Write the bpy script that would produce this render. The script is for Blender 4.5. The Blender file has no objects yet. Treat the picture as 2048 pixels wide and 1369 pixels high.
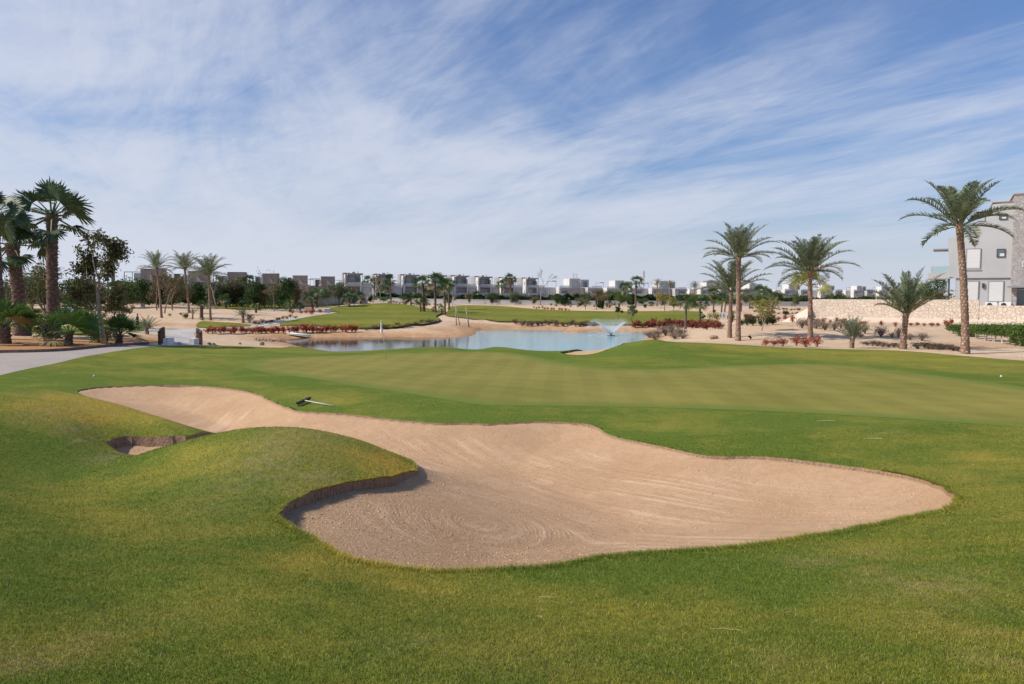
import bpy, math, random
import numpy as np
from mathutils import Vector, Matrix

# ------------------------------------------------------------------ camera, sky, sun
SC = bpy.context.scene
F = 1480.0                      # focal length in pixels of the 2048 px wide photograph
HORIZON = 588.0
PITCH = math.atan((684.5 - HORIZON) / F)
EYE = 1.6
cam = bpy.data.cameras.new('camera'); cam_o = bpy.data.objects.new('camera', cam)
SC.collection.objects.link(cam_o); SC.camera = cam_o
cam.sensor_width = 36.0; cam.lens = F / 2048 * 36.0
cam.clip_start = 0.05; cam.clip_end = 20000
cam_o.location = (0, 0, EYE); cam_o.rotation_euler = (math.pi / 2 - PITCH, 0, 0)

SUN_DIR = Vector((-0.98, -0.19, 0.0)).normalized()
SUN_EL = math.radians(41)
sun = bpy.data.lights.new('sun', 'SUN'); sun.energy = 4.6; sun.angle = math.radians(0.55); sun.color = (1.0, 0.92, 0.80)
sun_o = bpy.data.objects.new('sun', sun); SC.collection.objects.link(sun_o)
sd = Vector((SUN_DIR.x * math.cos(SUN_EL), SUN_DIR.y * math.cos(SUN_EL), math.sin(SUN_EL)))
sun_o.rotation_euler = sd.to_track_quat('Z', 'Y').to_euler()

W = bpy.data.worlds.new('World'); SC.world = W; W.use_nodes = True
def build_world():
    nt = W.node_tree; nt.nodes.clear(); N = nt.nodes.new; L = nt.links.new
    out = N('ShaderNodeOutputWorld'); bg = N('ShaderNodeBackground'); bg.inputs[1].default_value = 0.10
    sky = N('ShaderNodeTexSky'); sky.sky_type = 'NISHITA'; sky.sun_disc = False
    sky.sun_elevation = SUN_EL; sky.sun_rotation = math.atan2(SUN_DIR.x, SUN_DIR.y)
    sky.altitude = 100; sky.air_density = 1.15; sky.dust_density = 1.2; sky.ozone_density = 2.0
    tc = N('ShaderNodeTexCoord'); sep = N('ShaderNodeSeparateXYZ'); L(tc.outputs['Generated'], sep.inputs[0])
    def m(op, a, b=None, c=None, clamp=False):
        n = N('ShaderNodeMath'); n.operation = op; n.use_clamp = clamp
        for i, v in enumerate((a, b, c)):
            if v is None: continue
            if isinstance(v, (int, float)): n.inputs[i].default_value = v
            else: L(v, n.inputs[i])
        return n.outputs[0]
    zc = m('ADD', m('MAXIMUM', sep.outputs[2], 0.0), 0.10)
    cx = m('DIVIDE', sep.outputs[0], zc); cy = m('DIVIDE', sep.outputs[1], zc)
    comb = N('ShaderNodeCombineXYZ'); L(cx, comb.inputs[0]); L(cy, comb.inputs[1])
    def streak(ang, sx, sy, scale, detail, rough, off, dist=0.0):
        # stretched along the wind: the ceiling of cirrus is one high flat layer
        mp = N('ShaderNodeMapping'); mp.vector_type = 'POINT'
        vr = N('ShaderNodeVectorRotate'); vr.rotation_type = 'Z_AXIS'; vr.inputs['Angle'].default_value = math.radians(ang)
        L(comb.outputs[0], vr.inputs['Vector']); L(vr.outputs[0], mp.inputs[0])
        mp.inputs['Scale'].default_value = (sx, sy, 1); mp.inputs['Location'].default_value = off
        nz = N('ShaderNodeTexNoise'); nz.inputs['Scale'].default_value = scale; nz.inputs['Detail'].default_value = detail
        nz.inputs['Roughness'].default_value = rough; nz.inputs['Distortion'].default_value = dist
        L(mp.outputs[0], nz.inputs[0]); return nz.outputs[0]
    ANG = CLOUD_ANG
    big = streak(ANG, .34, .62, 1.0, 6, .58, CLOUD_OFF, .8)
    mid = streak(ANG + 6, .34, 1.5, 1.2, 9, .62, (5.1, 1.2, 3), 1.0)
    fine = streak(ANG - 14, 1.0, 3.4, 1.9, 9, .68, (2.7, 8.4, 1), 1.2)
    s = m('ADD', m('ADD', m('MULTIPLY', big, .62), m('MULTIPLY', mid, .34)), m('MULTIPLY', fine, .15)); s = m('SUBTRACT', s, .012)
    # more veil to the left and towards the horizon
    left = m('MULTIPLY', sep.outputs[0], -.12)
    low = m('MULTIPLY', m('SUBTRACT', .42, sep.outputs[2]), .46)
    hz = N('ShaderNodeMapRange'); L(sep.outputs[2], hz.inputs[0]); hz.inputs['From Min'].default_value = .02; hz.inputs['From Max'].default_value = .16
    s = m('ADD', m('MULTIPLY', m('SUBTRACT', s, .54), hz.outputs[0]), .54)      # an even veil low over the horizon
    s = m('ADD', s, m('ADD', left, low))
    mr = N('ShaderNodeMapRange'); mr.interpolation_type = 'SMOOTHSTEP'; L(s, mr.inputs[0])
    mr.inputs['From Min'].default_value = .46; mr.inputs['From Max'].default_value = .79
    mr.inputs['To Min'].default_value = 0.04; mr.inputs['To Max'].default_value = .86
    hv = N('ShaderNodeMapRange'); hv.interpolation_type = 'SMOOTHSTEP'; L(sep.outputs[2], hv.inputs[0]); hv.inputs['From Min'].default_value = -.02; hv.inputs['From Max'].default_value = .20; hv.inputs['To Min'].default_value = .78; hv.inputs['To Max'].default_value = 0
    veil = m('MAXIMUM', mr.outputs[0], hv.outputs[0]); veil = m('ADD', veil, m('MULTIPLY', m('MULTIPLY', mr.outputs[0], hv.outputs[0]), .2), None, True)
    mix = N('ShaderNodeMix'); mix.data_type = 'RGBA'
    tint = N('ShaderNodeMix'); tint.data_type = 'RGBA'; tint.blend_type = 'MULTIPLY'; tint.inputs[0].default_value = 1
    L(sky.outputs[0], tint.inputs[6]); tint.inputs[7].default_value = SKY_TINT
    L(veil, mix.inputs[0]); L(tint.outputs[2], mix.inputs[6]); mix.inputs[7].default_value = CLOUD_COL
    L(mix.outputs[2], bg.inputs[0]); L(bg.outputs[0], out.inputs[0])
CLOUD_ANG = 62.0; CLOUD_OFF = (0.4, 2.1, 0)
SKY_TINT = (.66, .86, 1.22, 1); CLOUD_COL = (6.7, 7.1, 8.2, 1)
build_world()
SC.view_settings.view_transform = 'Standard'; SC.view_settings.look = 'None'
SC.view_settings.exposure = 0.0; SC.view_settings.gamma = 1.0
try: SC.view_settings.use_curve_mapping = False
except Exception: pass
SC.render.engine = 'CYCLES'; SC.cycles.use_denoising = True
SC.cycles.max_bounces = 5; SC.cycles.diffuse_bounces = 3; SC.cycles.glossy_bounces = 2
SC.cycles.transparent_max_bounces = 12; SC.cycles.transmission_bounces = 3

RNG = np.random.default_rng(7); random.seed(7)

# ------------------------------------------------------------------ picture -> world
def slope(py): return math.tan(math.atan((684.5 - py) / F) - PITCH)
def xat(px, py, Y):
    v = (684.5 - py) / F
    return (px - 1024) / F / (math.cos(PITCH) + v * math.sin(PITCH)) * Y
def Pt(px, py, Y): return (xat(px, py, Y), Y, EYE + slope(py) * Y)

# ------------------------------------------------------------------ terrain: a smooth surface through surveyed heights
CT = []
def K(px, py, z): Y = z / slope(py); CT.append((xat(px, py, Y), Y, z))
def KY(px, py, Y): CT.append((xat(px, py, Y), Y, slope(py) * Y))
def Z(px, Y, z): CT.append(((px - 1024) / F * Y, Y, z))
for px in (-700, 0, 1024, 2048, 2800):
    Z(px, 1.2, -1.6); Z(px, 3.0, -1.66 if px == 1024 else -1.62)
for px, z in ((-700, -1.7), (0, -1.9), (500, -2.0), (1024, -2.15), (1500, -2.12), (2048, -1.95), (2800, -1.8)): Z(px, 5, z)
for a in [(900,1155,-2.35),(660,1108,-2.42),(555,1040,-2.45),(1200,1125,-2.4),(1600,1087,-2.5),(1911,1008,-2.6),(2048,1050,-2.4),
          (2048,1200,-1.98),(700,970,-2.62),(838,943,-2.9),(620,862,-2.33),(500,860,-2.30),(400,880,-2.62),(720,884,-2.5),(790,912,-2.72),
          (500,930,-2.42),(350,950,-2.6),(560,980,-2.5),(200,930,-2.98),(100,945,-2.85),(0,940,-2.7),(0,1000,-2.45),(200,1050,-2.35),(400,1080,-2.3),(250,1200,-1.98),
          (0,779,-2.15),(-300,779,-1.8),(-220,900,-2.15),(60,779,-2.2),(150,791,-2.38),(300,906,-2.86),(350,893,-2.74),(265,916,-3.0),(250,816,-2.56),(330,842,-2.75),(395,867,-2.92),
          (0,850,-2.42),(150,862,-2.68),(300,876,-2.95),(225,888,-2.97),
          (155,787,-3.0),(300,772,-3.0),(500,790,-3.02),(600,825,-3.05),(870,850,-3.08),(1190,855,-3.08),(1400,915,-3.05),(1600,925,-2.95),(1800,955,-2.82),
          (0,752,-2.75),(0,707,-2.70),(-400,707,-2.5),(-400,760,-2.5),(150,715,-2.75),(270,697,-2.88),(300,740,-3.05),(500,740,-3.12),(500,705,-3.2),(300,765,-3.0),
          (1000,835,-3.02),(1000,760,-3.08),(1000,706,-3.2),(772,721,-3.22),(1500,740,-3.0),(1500,830,-2.92),(2048,860,-2.7),(2048,772,-2.8),(2048,722,-3.0),
          (2500,880,-2.4),(2500,760,-2.7),(1700,702,-3.08),(1850,709,-3.05),(1290,682,-2.60),(1380,682.5,-2.66),(1500,690,-2.85),(1100,704,-3.25),(1200,735,-3.12),(1290,712,-2.95),
          (1245,690,-2.85),(1180,712,-3.2),(1400,710,-2.95),(1600,712,-3.0),(1800,730,-2.95)]: K(*a)
for a in [(430,692,52),(520,695,50),(605,696,48),(663,704.5,46),(709,704.5,46),(786,700,46),(856,695,46),(900,696,46),(938,704,45),(989,695,45),(1038,700,45),(1100,704.5,44)]: KY(*a)
for px in (660, 800, 950, 1100, 1240): Z(px, 53, -4.9)
for a in [(1290,49,-3.7),(1380,48,-3.35),(1240,49,-4.0)]: Z(*a)
for px, Y, z in ((0,20.3,-2.9),(150,20,-3.05),(300,18.6,-3.2),(390,17,-3.25),(-300,21,-2.7),(620,14.6,-3.0),(500,14.6,-3.0),(400,14.6,-3.05),(750,13.6,-3.02)): Z(px, Y, z)
# beyond the lawn
for a in [(1476,680,-3.4),(1400,676,-3.5),(1330,672,-3.95),(1500,650,-3.3),(1600,641,-3.0),(1620,680,-3.3),(1703,696,-3.15),(1805,699,-3.1),(1930,709,-3.1),(2048,702,-3.05),
          (1900,651,-2.9),(1700,647,-2.9),(2048,649,-2.9),(2400,690,-2.8),(2400,650,-2.7),(1560,641,-3.1),
          (110,675,-2.75),(0,680,-2.6),(230,682,-2.95),(300,690,-3.1),(360,690,-3.25),(293,668,-3.15),(480,690,-4.2),(440,678,-4.1),(340,672,-3.6),
          (-400,660,-2.4),(0,640,-3.2),(0,612,-2.5),(-400,610,-2.2),(300,640,-3.4),(330,651,-3.85),(420,655,-4.05),(560,655,-4.3)]: K(*a)
for a in [(250,622,115),(380,613,138),(500,622,131),(600,625,135),(500,642,101),(720,659,86),(600,651,93),(750,635,122),(777,608,190),(690,612,180),(870,625,150),(888,645,100),
          (978,641,115),(1031,650,104),(1050,630,140),(1066,619,170),(1100,610,205),(1240,625,150),(1250,648,108),(1427,625,150),(1350,612,200),(1430,655,95),
          (540,612,180),(850,606,215),(950,607,215),(1100,606.5,240),(1400,607,300),(640,605,190),(420,610,170),(200,606,180)]: KY(*a)
for px in (1500, 1700, 2000, 2400): Z(px, 140, -3.5); Z(px, 300, -4.0)
for px in (-900, 200, 1024, 1900, 2900):
    Z(px, 450, -4.4); Z(px, 1500, -7); Z(px, 6000, -12)
for px in (-900, 2900): Z(px, 30, -2.4); Z(px, 90, -2.8); Z(px, 12, -2.1)
CT = np.array(CT, float)
def feat(x, y):
    y = np.maximum(y, .6); return np.stack([x / y * 1.15, np.log(y)], -1)
def tps_phi(r2): return 0.5 * r2 * np.log(r2 + 1e-12)
_c = feat(CT[:, 0], CT[:, 1]); _n = len(_c)
_d2 = ((_c[:, None] - _c[None]) ** 2).sum(-1)
_A = np.zeros((_n + 3, _n + 3)); _A[:_n, :_n] = tps_phi(_d2) + np.eye(_n) * 3e-5
_A[:_n, _n] = 1; _A[:_n, _n + 1:] = _c; _A[_n:, :_n] = _A[:_n, _n:].T
_w = np.linalg.solve(_A, np.concatenate([CT[:, 2], np.zeros(3)]))
def tps(x, y):
    x = np.atleast_1d(np.asarray(x, float)); y = np.atleast_1d(np.asarray(y, float)); out = np.empty(len(x))
    for i in range(0, len(x), 20000):
        f = feat(x[i:i+20000], y[i:i+20000])
        d2 = (f[:, 0:1] - _c[:, 0]) ** 2 + (f[:, 1:2] - _c[:, 1]) ** 2
        out[i:i+20000] = tps_phi(d2) @ _w[:_n] + _w[_n] + f @ _w[_n+1:]
    return out
def sdist(x, y, poly):                       # signed distance, negative inside
    x = np.atleast_1d(np.asarray(x, float)); y = np.atleast_1d(np.asarray(y, float))
    P = np.asarray(poly, float); best = np.full(len(x), 1e18); ins = np.zeros(len(x), bool)
    for i in range(len(P)):
        x0, y0 = P[i]; x1, y1 = P[(i + 1) % len(P)]; dx, dy = x1 - x0, y1 - y0
        t = np.clip(((x - x0) * dx + (y - y0) * dy) / (dx * dx + dy * dy + 1e-12), 0, 1)
        best = np.minimum(best, (x - x0 - t * dx) ** 2 + (y - y0 - t * dy) ** 2)
        if y0 != y1:
            c = ((y0 > y) != (y1 > y)) & (x < dx * (y - y0) / (y1 - y0) + x0); ins ^= c
    d = np.sqrt(best); return np.where(ins, -d, d)
def sstep(a, b, t): t = np.clip((t - a) / (b - a), 0, 1); return t * t * (3 - 2 * t)
def smooth_poly(pts, n=6):                   # Catmull-Rom through the corners
    P = np.asarray(pts, float); M = len(P); out = []
    for i in range(M):
        p0, p1, p2, p3 = P[i-1], P[i], P[(i+1) % M], P[(i+2) % M]
        for k in range(n):
            t = k / n
            out.append(.5 * ((2*p1) + (-p0+p2)*t + (2*p0-5*p1+4*p2-p3)*t*t + (-p0+3*p1-3*p2+p3)*t**3))
    return np.array(out)
WATER_Z = -4.72
WP = []
for px, py in ((560,679),(580,676.5),(619,676),(660,675.5),(716,675),(800,674),(880,675),(925,674),(950,668),(952,661),(980,658.5),(1029,658),(1090,659),(1143,660.5),(1128,664),(1150,666),(1185,663.5),(1232,662),(1280,663.5),(1317,665),(1320,669),(1300,673)):
    Y = WATER_Z / slope(py); WP.append((xat(px, py, Y), Y))
WP += [((px - 1024) / F * Y, Y) for px, Y in ((1275, 68), (1230, 60), (1100, 56), (950, 55), (800, 56), (680, 58))]
for px, py in ((600,693),(560,686),(535,681)):
    Y = WATER_Z / slope(py); WP.append((xat(px, py, Y), Y))
WATER_POLY = smooth_poly(WP, 4)
def base_h(x, y):
    z = tps(np.clip(x, -1.35 * y, 1.35 * y), y)
    m = (y > 45) & (y < 160)
    if m.any():
        s = sdist(x[m], y[m], WATER_POLY); zz = z[m]
        lo = WATER_Z - .9 * sstep(0, 6, -s) - .02
        hi = WATER_Z + .10 * sstep(0, 1.2, s) + .10 * np.clip(s, 0, 8)
        k = sstep(14, 3, s)
        zz = np.where(s < 0, np.minimum(zz, lo), np.maximum(zz * k + zz * (1 - k), np.where(s < 9, np.minimum(hi, WATER_Z + .05 + .12 * s), -99)))
        near = (s > 0) & (s < 8); cap = WATER_Z + .12 + .16 * s + .012 * s * s
        zz = np.where(near, zz + (np.minimum(zz, cap) - zz) * sstep(8, 3, s), zz)
        z[m] = zz
    return z + EYE
_U = np.arange(-1.35, 1.351, .0075); _LY = np.arange(.1, 8.2, .0125)
_gu, _gl = np.meshgrid(_U, _LY); _gy = np.exp(_gl).ravel(); _gx = _gu.ravel() * _gy
_G = base_h(_gx, _gy).reshape(_gu.shape)
def H(x, y):
    x = np.asarray(x, float); y = np.maximum(np.asarray(y, float), 1.11)
    a = np.clip((x / y - _U[0]) / .0075, 0, len(_U) - 1.001); b = np.clip((np.log(y) - _LY[0]) / .0125, 0, len(_LY) - 1.001)
    i = a.astype(int); j = b.astype(int); a = a - i; b = b - j
    return (_G[j, i] * (1-a) + _G[j, i+1] * a) * (1-b) + (_G[j+1, i] * (1-a) + _G[j+1, i+1] * a) * b
_YS = np.exp(np.arange(math.log(1.8), math.log(2500), .0025))
def ground(px, py, ymin=0, ymax=3000):        # where the ray through a pixel meets the terrain
    Y = _YS[(_YS >= ymin) & (_YS <= ymax)]; x = np.array([xat(px, py, 1.0)]) * Y
    d = EYE + slope(py) * Y - H(x, Y)
    k = np.argmax(d < 0) if (d < 0).any() else len(Y) - 1
    if k > 0 and d[k] < 0:
        t = d[k-1] / (d[k-1] - d[k]); y = Y[k-1] + (Y[k] - Y[k-1]) * t
    else: y = Y[k]
    xx = xat(px, py, y); return (xx, y, float(H(xx, y)))
def gpoly(pts): return [ground(*p)[:2] for p in pts]
def onY(px, Y): x = (px - 1024) / F * Y; return (x, Y, float(H(x, Y)))

# ------------------------------------------------------------------ materials
MATS = {}
def nmat(name):
    m = bpy.data.materials.new(name); m.use_nodes = True; nt = m.node_tree; b = nt.nodes['Principled BSDF']
    b.inputs['Specular IOR Level'].default_value = .25; MATS[name] = m; return m, nt, b
def mth(nt, op, a, b=None, clamp=False):
    n = nt.nodes.new('ShaderNodeMath'); n.operation = op; n.use_clamp = clamp
    for i, v in enumerate((a, b)):
        if v is None: continue
        if isinstance(v, (int, float)): n.inputs[i].default_value = v
        else: nt.links.new(v, n.inputs[i])
    return n.outputs[0]
def noise(nt, scale, detail=3, rough=.55, vec=None, dist=0, sc=None):
    n = nt.nodes.new('ShaderNodeTexNoise'); n.inputs['Scale'].default_value = scale; n.inputs['Detail'].default_value = detail
    n.inputs['Roughness'].default_value = rough; n.inputs['Distortion'].default_value = dist
    if vec is None:
        g = nt.nodes.new('ShaderNodeNewGeometry'); vec = g.outputs['Position']
    if sc is not None:
        mp = nt.nodes.new('ShaderNodeMapping'); mp.inputs['Scale'].default_value = sc; nt.links.new(vec, mp.inputs[0]); vec = mp.outputs[0]
    nt.links.new(vec, n.inputs['Vector']); return n.outputs[0]
def objvec(nt): return nt.nodes.new('ShaderNodeTexCoord').outputs['Object']
def mixc(nt, f, a, b, mode='MIX'):
    n = nt.nodes.new('ShaderNodeMix'); n.data_type = 'RGBA'; n.blend_type = mode
    for i, v in ((0, f), (6, a), (7, b)):
        if isinstance(v, (int, float)): n.inputs[i].default_value = v
        elif isinstance(v, tuple): n.inputs[i].default_value = v if len(v) == 4 else v + (1,)
        else: nt.links.new(v, n.inputs[i])
    return n.outputs[2]
def rng(nt, v, a, b, c=0, d=1, smooth=True):
    n = nt.nodes.new('ShaderNodeMapRange'); n.interpolation_type = 'SMOOTHSTEP' if smooth else 'LINEAR'
    nt.links.new(v, n.inputs[0])
    for i, k in ((1, a), (2, b), (3, c), (4, d)): n.inputs[i].default_value = k
    return n.outputs[0]
def attr(nt, name):
    n = nt.nodes.new('ShaderNodeAttribute'); n.attribute_name = name; return n
def bump(nt, b, h, strength, dist, normal=None):
    n = nt.nodes.new('ShaderNodeBump'); n.inputs['Strength'].default_value = strength; n.inputs['Distance'].default_value = dist
    nt.links.new(h, n.inputs['Height'])
    if normal is not None: nt.links.new(normal, n.inputs['Normal'])
    if b is not None: nt.links.new(n.outputs[0], b.inputs['Normal'])
    return n.outputs[0]
def simple(name, col, rough=.8, var=.15, scale=6, bumpd=0, spec=.25, metal=0, vscale=None):
    m, nt, b = nmat(name); v = objvec(nt)
    f = noise(nt, scale, 5, .6, v, sc=vscale)
    c = mixc(nt, rng(nt, f, .3, .7), tuple(x * (1 - var) for x in col), tuple(min(1, x * (1 + var)) for x in col))
    nt.links.new(c, b.inputs['Base Color']); b.inputs['Roughness'].default_value = rough
    b.inputs['Specular IOR Level'].default_value = spec; b.inputs['Metallic'].default_value = metal
    if bumpd: bump(nt, b, f, .6, bumpd)
    return m
GREEN = (.122, .174, .022); OLIVE = (.305, .265, .046); GOLD = (.42, .295, .05); STRAW = (.34, .27, .13)
def turf_color(nt, green=GREEN, olive=OLIVE, stretch=None):
    n1 = noise(nt, .32, 5, .6, dist=.6, sc=stretch); n2 = noise(nt, 1.9, 5, .65, sc=stretch); n3 = noise(nt, 14, 3, .7); n4 = noise(nt, 70, 2, .7)
    dry = attr(nt, 'dry').outputs['Fac']; straw = attr(nt, 'straw').outputs['Fac']
    f = mth(nt, 'ADD', mth(nt, 'ADD', rng(nt, n1, .32, .68, -.20, .36), rng(nt, n2, .3, .7, -.20, .20)), dry)
    f = mth(nt, 'ADD', f, rng(nt, n3, .3, .7, -.10, .10), True)
    c = mixc(nt, f, green, olive)
    g = mth(nt, 'ADD', mth(nt, 'SUBTRACT', dry, .72), rng(nt, n2, .3, .7, -.25, .25))
    g = mth(nt, 'MULTIPLY', g, 1.6, True); c = mixc(nt, g, c, GOLD)
    s = mth(nt, 'MULTIPLY', straw, rng(nt, noise(nt, 5, 4, .7), .35, .6), True); c = mixc(nt, s, c, STRAW)
    c = mixc(nt, .45, c, mixc(nt, rng(nt, n4, .3, .7), (.62, .62, .62), (1.35, 1.32, 1.25)), 'MULTIPLY')
    c = mixc(nt, .5, c, mixc(nt, rng(nt, noise(nt, 8, 4, .7), .3, .7), (.8, .8, .8), (1.18, 1.18, 1.18)), 'MULTIPLY')
    return c
def make_turf(name, green=GREEN, olive=OLIVE, bs=1.0):
    m, nt, b = nmat(name); nt.links.new(turf_color(nt, green, olive), b.inputs['Base Color'])
    b.inputs['Roughness'].default_value = .9; b.inputs['Specular IOR Level'].default_value = .1
    h = mth(nt, 'ADD', noise(nt, 55, 3, .7), mth(nt, 'MULTIPLY', noise(nt, 12, 3, .6), 1.6))
    bump(nt, b, h, .8 * bs, .03)
    try:
        b.inputs['Sheen Weight'].default_value = 0.0
    except Exception: pass
    return m
make_turf('lawn_turf')
make_turf('fairway_turf', (.135, .165, .020), (.29, .245, .040), .6)
def make_green():
    m, nt, b = nmat('putting_turf')
    # mower passes crossing each other
    def stripes(ang, w, nx=0):
        g = nt.nodes.new('ShaderNodeNewGeometry'); vr = nt.nodes.new('ShaderNodeVectorRotate'); vr.rotation_type = 'Z_AXIS'
        vr.inputs['Angle'].default_value = math.radians(ang); nt.links.new(g.outputs['Position'], vr.inputs['Vector'])
        s = nt.nodes.new('ShaderNodeSeparateXYZ'); nt.links.new(vr.outputs[0], s.inputs[0])
        v = mth(nt, 'SINE', mth(nt, 'MULTIPLY', s.outputs[0], math.pi / w)); return rng(nt, v, -.35, .35)
    a = stripes(4, .62); c2 = stripes(-52, .62)
    base = mixc(nt, rng(nt, noise(nt, .25, 5, .6), .3, .7), (.195, .185, .034), (.255, .225, .048))
    base = mixc(nt, rng(nt, noise(nt, 1.6, 4, .6), .42, .75, 0, .4), base, (.24, .20, .060))
    k = mixc(nt, a, (.965, .965, .965), (1.04, 1.04, 1.04)); base = mixc(nt, 1, base, k, 'MULTIPLY')
    k = mixc(nt, c2, (.975, .975, .975), (1.025, 1.03, 1.02)); base = mixc(nt, 1, base, k, 'MULTIPLY')
    ed = attr(nt, 'edge').outputs['Fac']; base = mixc(nt, ed, base, (.125, .185, .030))
    base = mixc(nt, .5, base, mixc(nt, rng(nt, noise(nt, 18, 4, .75), .3, .7), (.86, .86, .86), (1.12, 1.12, 1.12)), 'MULTIPLY')
    nt.links.new(base, b.inputs['Base Color']); b.inputs['Roughness'].default_value = .85; b.inputs['Specular IOR Level'].default_value = .12
    bump(nt, b, noise(nt, 60, 3, .7), .4, .008)
make_green()
def make_bunker():
    m, nt, b = nmat('bunker_sand')
    rk = attr(nt, 'rake').outputs['Fac']; rm = attr(nt, 'rakemask').outputs['Fac']
    n1 = noise(nt, .7, 5, .6); n2 = noise(nt, 7, 5, .7); n3 = noise(nt, 38, 4, .75); n4 = noise(nt, 110, 2, .7)
    # raked passes: broad smoothed bands with fine tine grooves in them
    rkv = mth(nt, 'ADD', rk, mth(nt, 'MULTIPLY', noise(nt, 1.3, 3, .5), .25))
    band = mth(nt, 'SINE', mth(nt, 'MULTIPLY', rkv, 2 * math.pi / .24)); band = rng(nt, band, -.6, 1.0)
    tine = mth(nt, 'SINE', mth(nt, 'MULTIPLY', rkv, 2 * math.pi / .062))
    cv = nt.nodes.new('ShaderNodeCombineXYZ'); nt.links.new(mth(nt, 'MULTIPLY', rk, 6.5), cv.inputs[0]); nt.links.new(mth(nt, 'MULTIPLY', attr(nt, 'rakea').outputs['Fac'], .38), cv.inputs[1])
    ln = noise(nt, 1.0, 3, .6, cv.outputs[0]); bm = mth(nt, 'MULTIPLY', mth(nt, 'MULTIPLY', rng(nt, ln, .50, .64), rm), rng(nt, noise(nt, .7, 3, .5), .36, .60), True)
    lo = mth(nt, 'MULTIPLY', rng(nt, ln, .48, .36), rm)
    c = mixc(nt, rng(nt, n1, .3, .7), (.55, .35, .20), (.63, .415, .25))
    c = mixc(nt, rng(nt, n2, .35, .75, 0, .55), c, (.46, .285, .165))
    c = mixc(nt, mth(nt, 'MULTIPLY', bm, .42), c, (.74, .53, .36)); c = mixc(nt, mth(nt, 'MULTIPLY', lo, .30), c, (.44, .275, .16))
    c = mixc(nt, mth(nt, 'MULTIPLY', rng(nt, n3, .58, .68, 0, .6), mth(nt, 'ADD', attr(nt, 'cloddy').outputs['Fac'], .25)), c, (.40, .25, .16))
    nt.links.new(c, b.inputs['Base Color']); b.inputs['Roughness'].default_value = .95; b.inputs['Specular IOR Level'].default_value = .1
    clod = mth(nt, 'MULTIPLY', mth(nt, 'MULTIPLY', rng(nt, n3, .42, .75), attr(nt, 'cloddy').outputs['Fac']), rng(nt, bm, 0, .8, 1, .45))
    h = mth(nt, 'ADD', mth(nt, 'MULTIPLY', clod, 1.0), mth(nt, 'MULTIPLY', n4, .35))
    h = mth(nt, 'ADD', h, mth(nt, 'MULTIPLY', mth(nt, 'MULTIPLY', mth(nt, 'MULTIPLY', tine, rng(nt, noise(nt, 1.1, 3, .6), .38, .6)), rm), .16))
    h = mth(nt, 'ADD', h, mth(nt, 'MULTIPLY', n2, .7)); h = mth(nt, 'ADD', h, mth(nt, 'MULTIPLY', mth(nt, 'MULTIPLY', ln, rm), 1.6))
    bump(nt, b, h, 1.0, .018)
make_bunker()
def make_ground():
    m, nt, b = nmat('desert_sand'); red = attr(nt, 'red').outputs['Fac']
    n1 = noise(nt, .12, 5, .6); n2 = noise(nt, 1.2, 6, .7); n3 = noise(nt, 9, 4, .7)
    c = mixc(nt, rng(nt, n1, .3, .7), (.60, .435, .285), (.70, .53, .365))
    c = mixc(nt, rng(nt, n2, .45, .7, 0, .5), c, (.56, .37, .22))
    c = mixc(nt, mth(nt, 'MULTIPLY', mth(nt, 'ADD', red, rng(nt, n2, .3, .7, -.22, .22)), 1.0, True), c, (.47, .25, .115))
    c = mixc(nt, rng(nt, n3, .55, .75, 0, .4), c, (.38, .25, .15))
    nt.links.new(c, b.inputs['Base Color']); b.inputs['Roughness'].default_value = .95; b.inputs['Specular IOR Level'].default_value = .1
    bump(nt, b, mth(nt, 'ADD', mth(nt, 'MULTIPLY', n2, 3.0), n3), .9, .06)
make_ground()
def make_soil():
    m, nt, b = nmat('cut_soil_shaded'); n = noise(nt, 22, 4, .7); c = mixc(nt, rng(nt, n, .3, .7), (.22, .14, .09), (.38, .255, .165))  # earth of the cut lip, darkened so its colour carries the wall's shadow
    nt.links.new(c, b.inputs['Base Color']); b.inputs['Roughness'].default_value = 1; bump(nt, b, n, 1, .03)
make_soil()
def make_paver():
    m, nt, b = nmat('paver'); g = nt.nodes.new('ShaderNodeNewGeometry')
    br = nt.nodes.new('ShaderNodeTexBrick'); br.inputs['Scale'].default_value = 2.5; nt.links.new(g.outputs['Position'], br.inputs[0])
    br.inputs['Color1'].default_value = (.40, .34, .30, 1); br.inputs['Color2'].default_value = (.46, .395, .345, 1); br.inputs['Mortar'].default_value = (.20, .17, .15, 1)
    br.inputs['Mortar Size'].default_value = .02
    c = mixc(nt, rng(nt, noise(nt, .8, 5, .65), .35, .7, 0, .55), br.outputs['Color'], (.45, .39, .33))
    nt.links.new(c, b.inputs['Base Color']); b.inputs['Roughness'].default_value = .85; bump(nt, b, br.outputs['Fac'], -.4, .01)
make_paver()
simple('concrete', (.50, .46, .41), .9, .12, 1.2, .004)
def make_water():
    m, nt, b = nmat('pond_water'); n = noise(nt, .06, 3, .5)
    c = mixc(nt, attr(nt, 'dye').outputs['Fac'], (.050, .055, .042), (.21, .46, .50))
    nt.links.new(c, b.inputs['Base Color']); b.inputs['Roughness'].default_value = .06
    b.inputs['IOR'].default_value = 1.33; b.inputs['Specular IOR Level'].default_value = .36
    rip = noise(nt, 1.0, 4, .6, sc=(1.6, 5.0, 1)); amp = attr(nt, 'ripple').outputs['Fac']
    h = mth(nt, 'MULTIPLY', rip, amp); bump(nt, b, h, .5, .05)
make_water()
simple('mulch', (.20, .12, .07), 1, .3, 8, .02)

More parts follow.
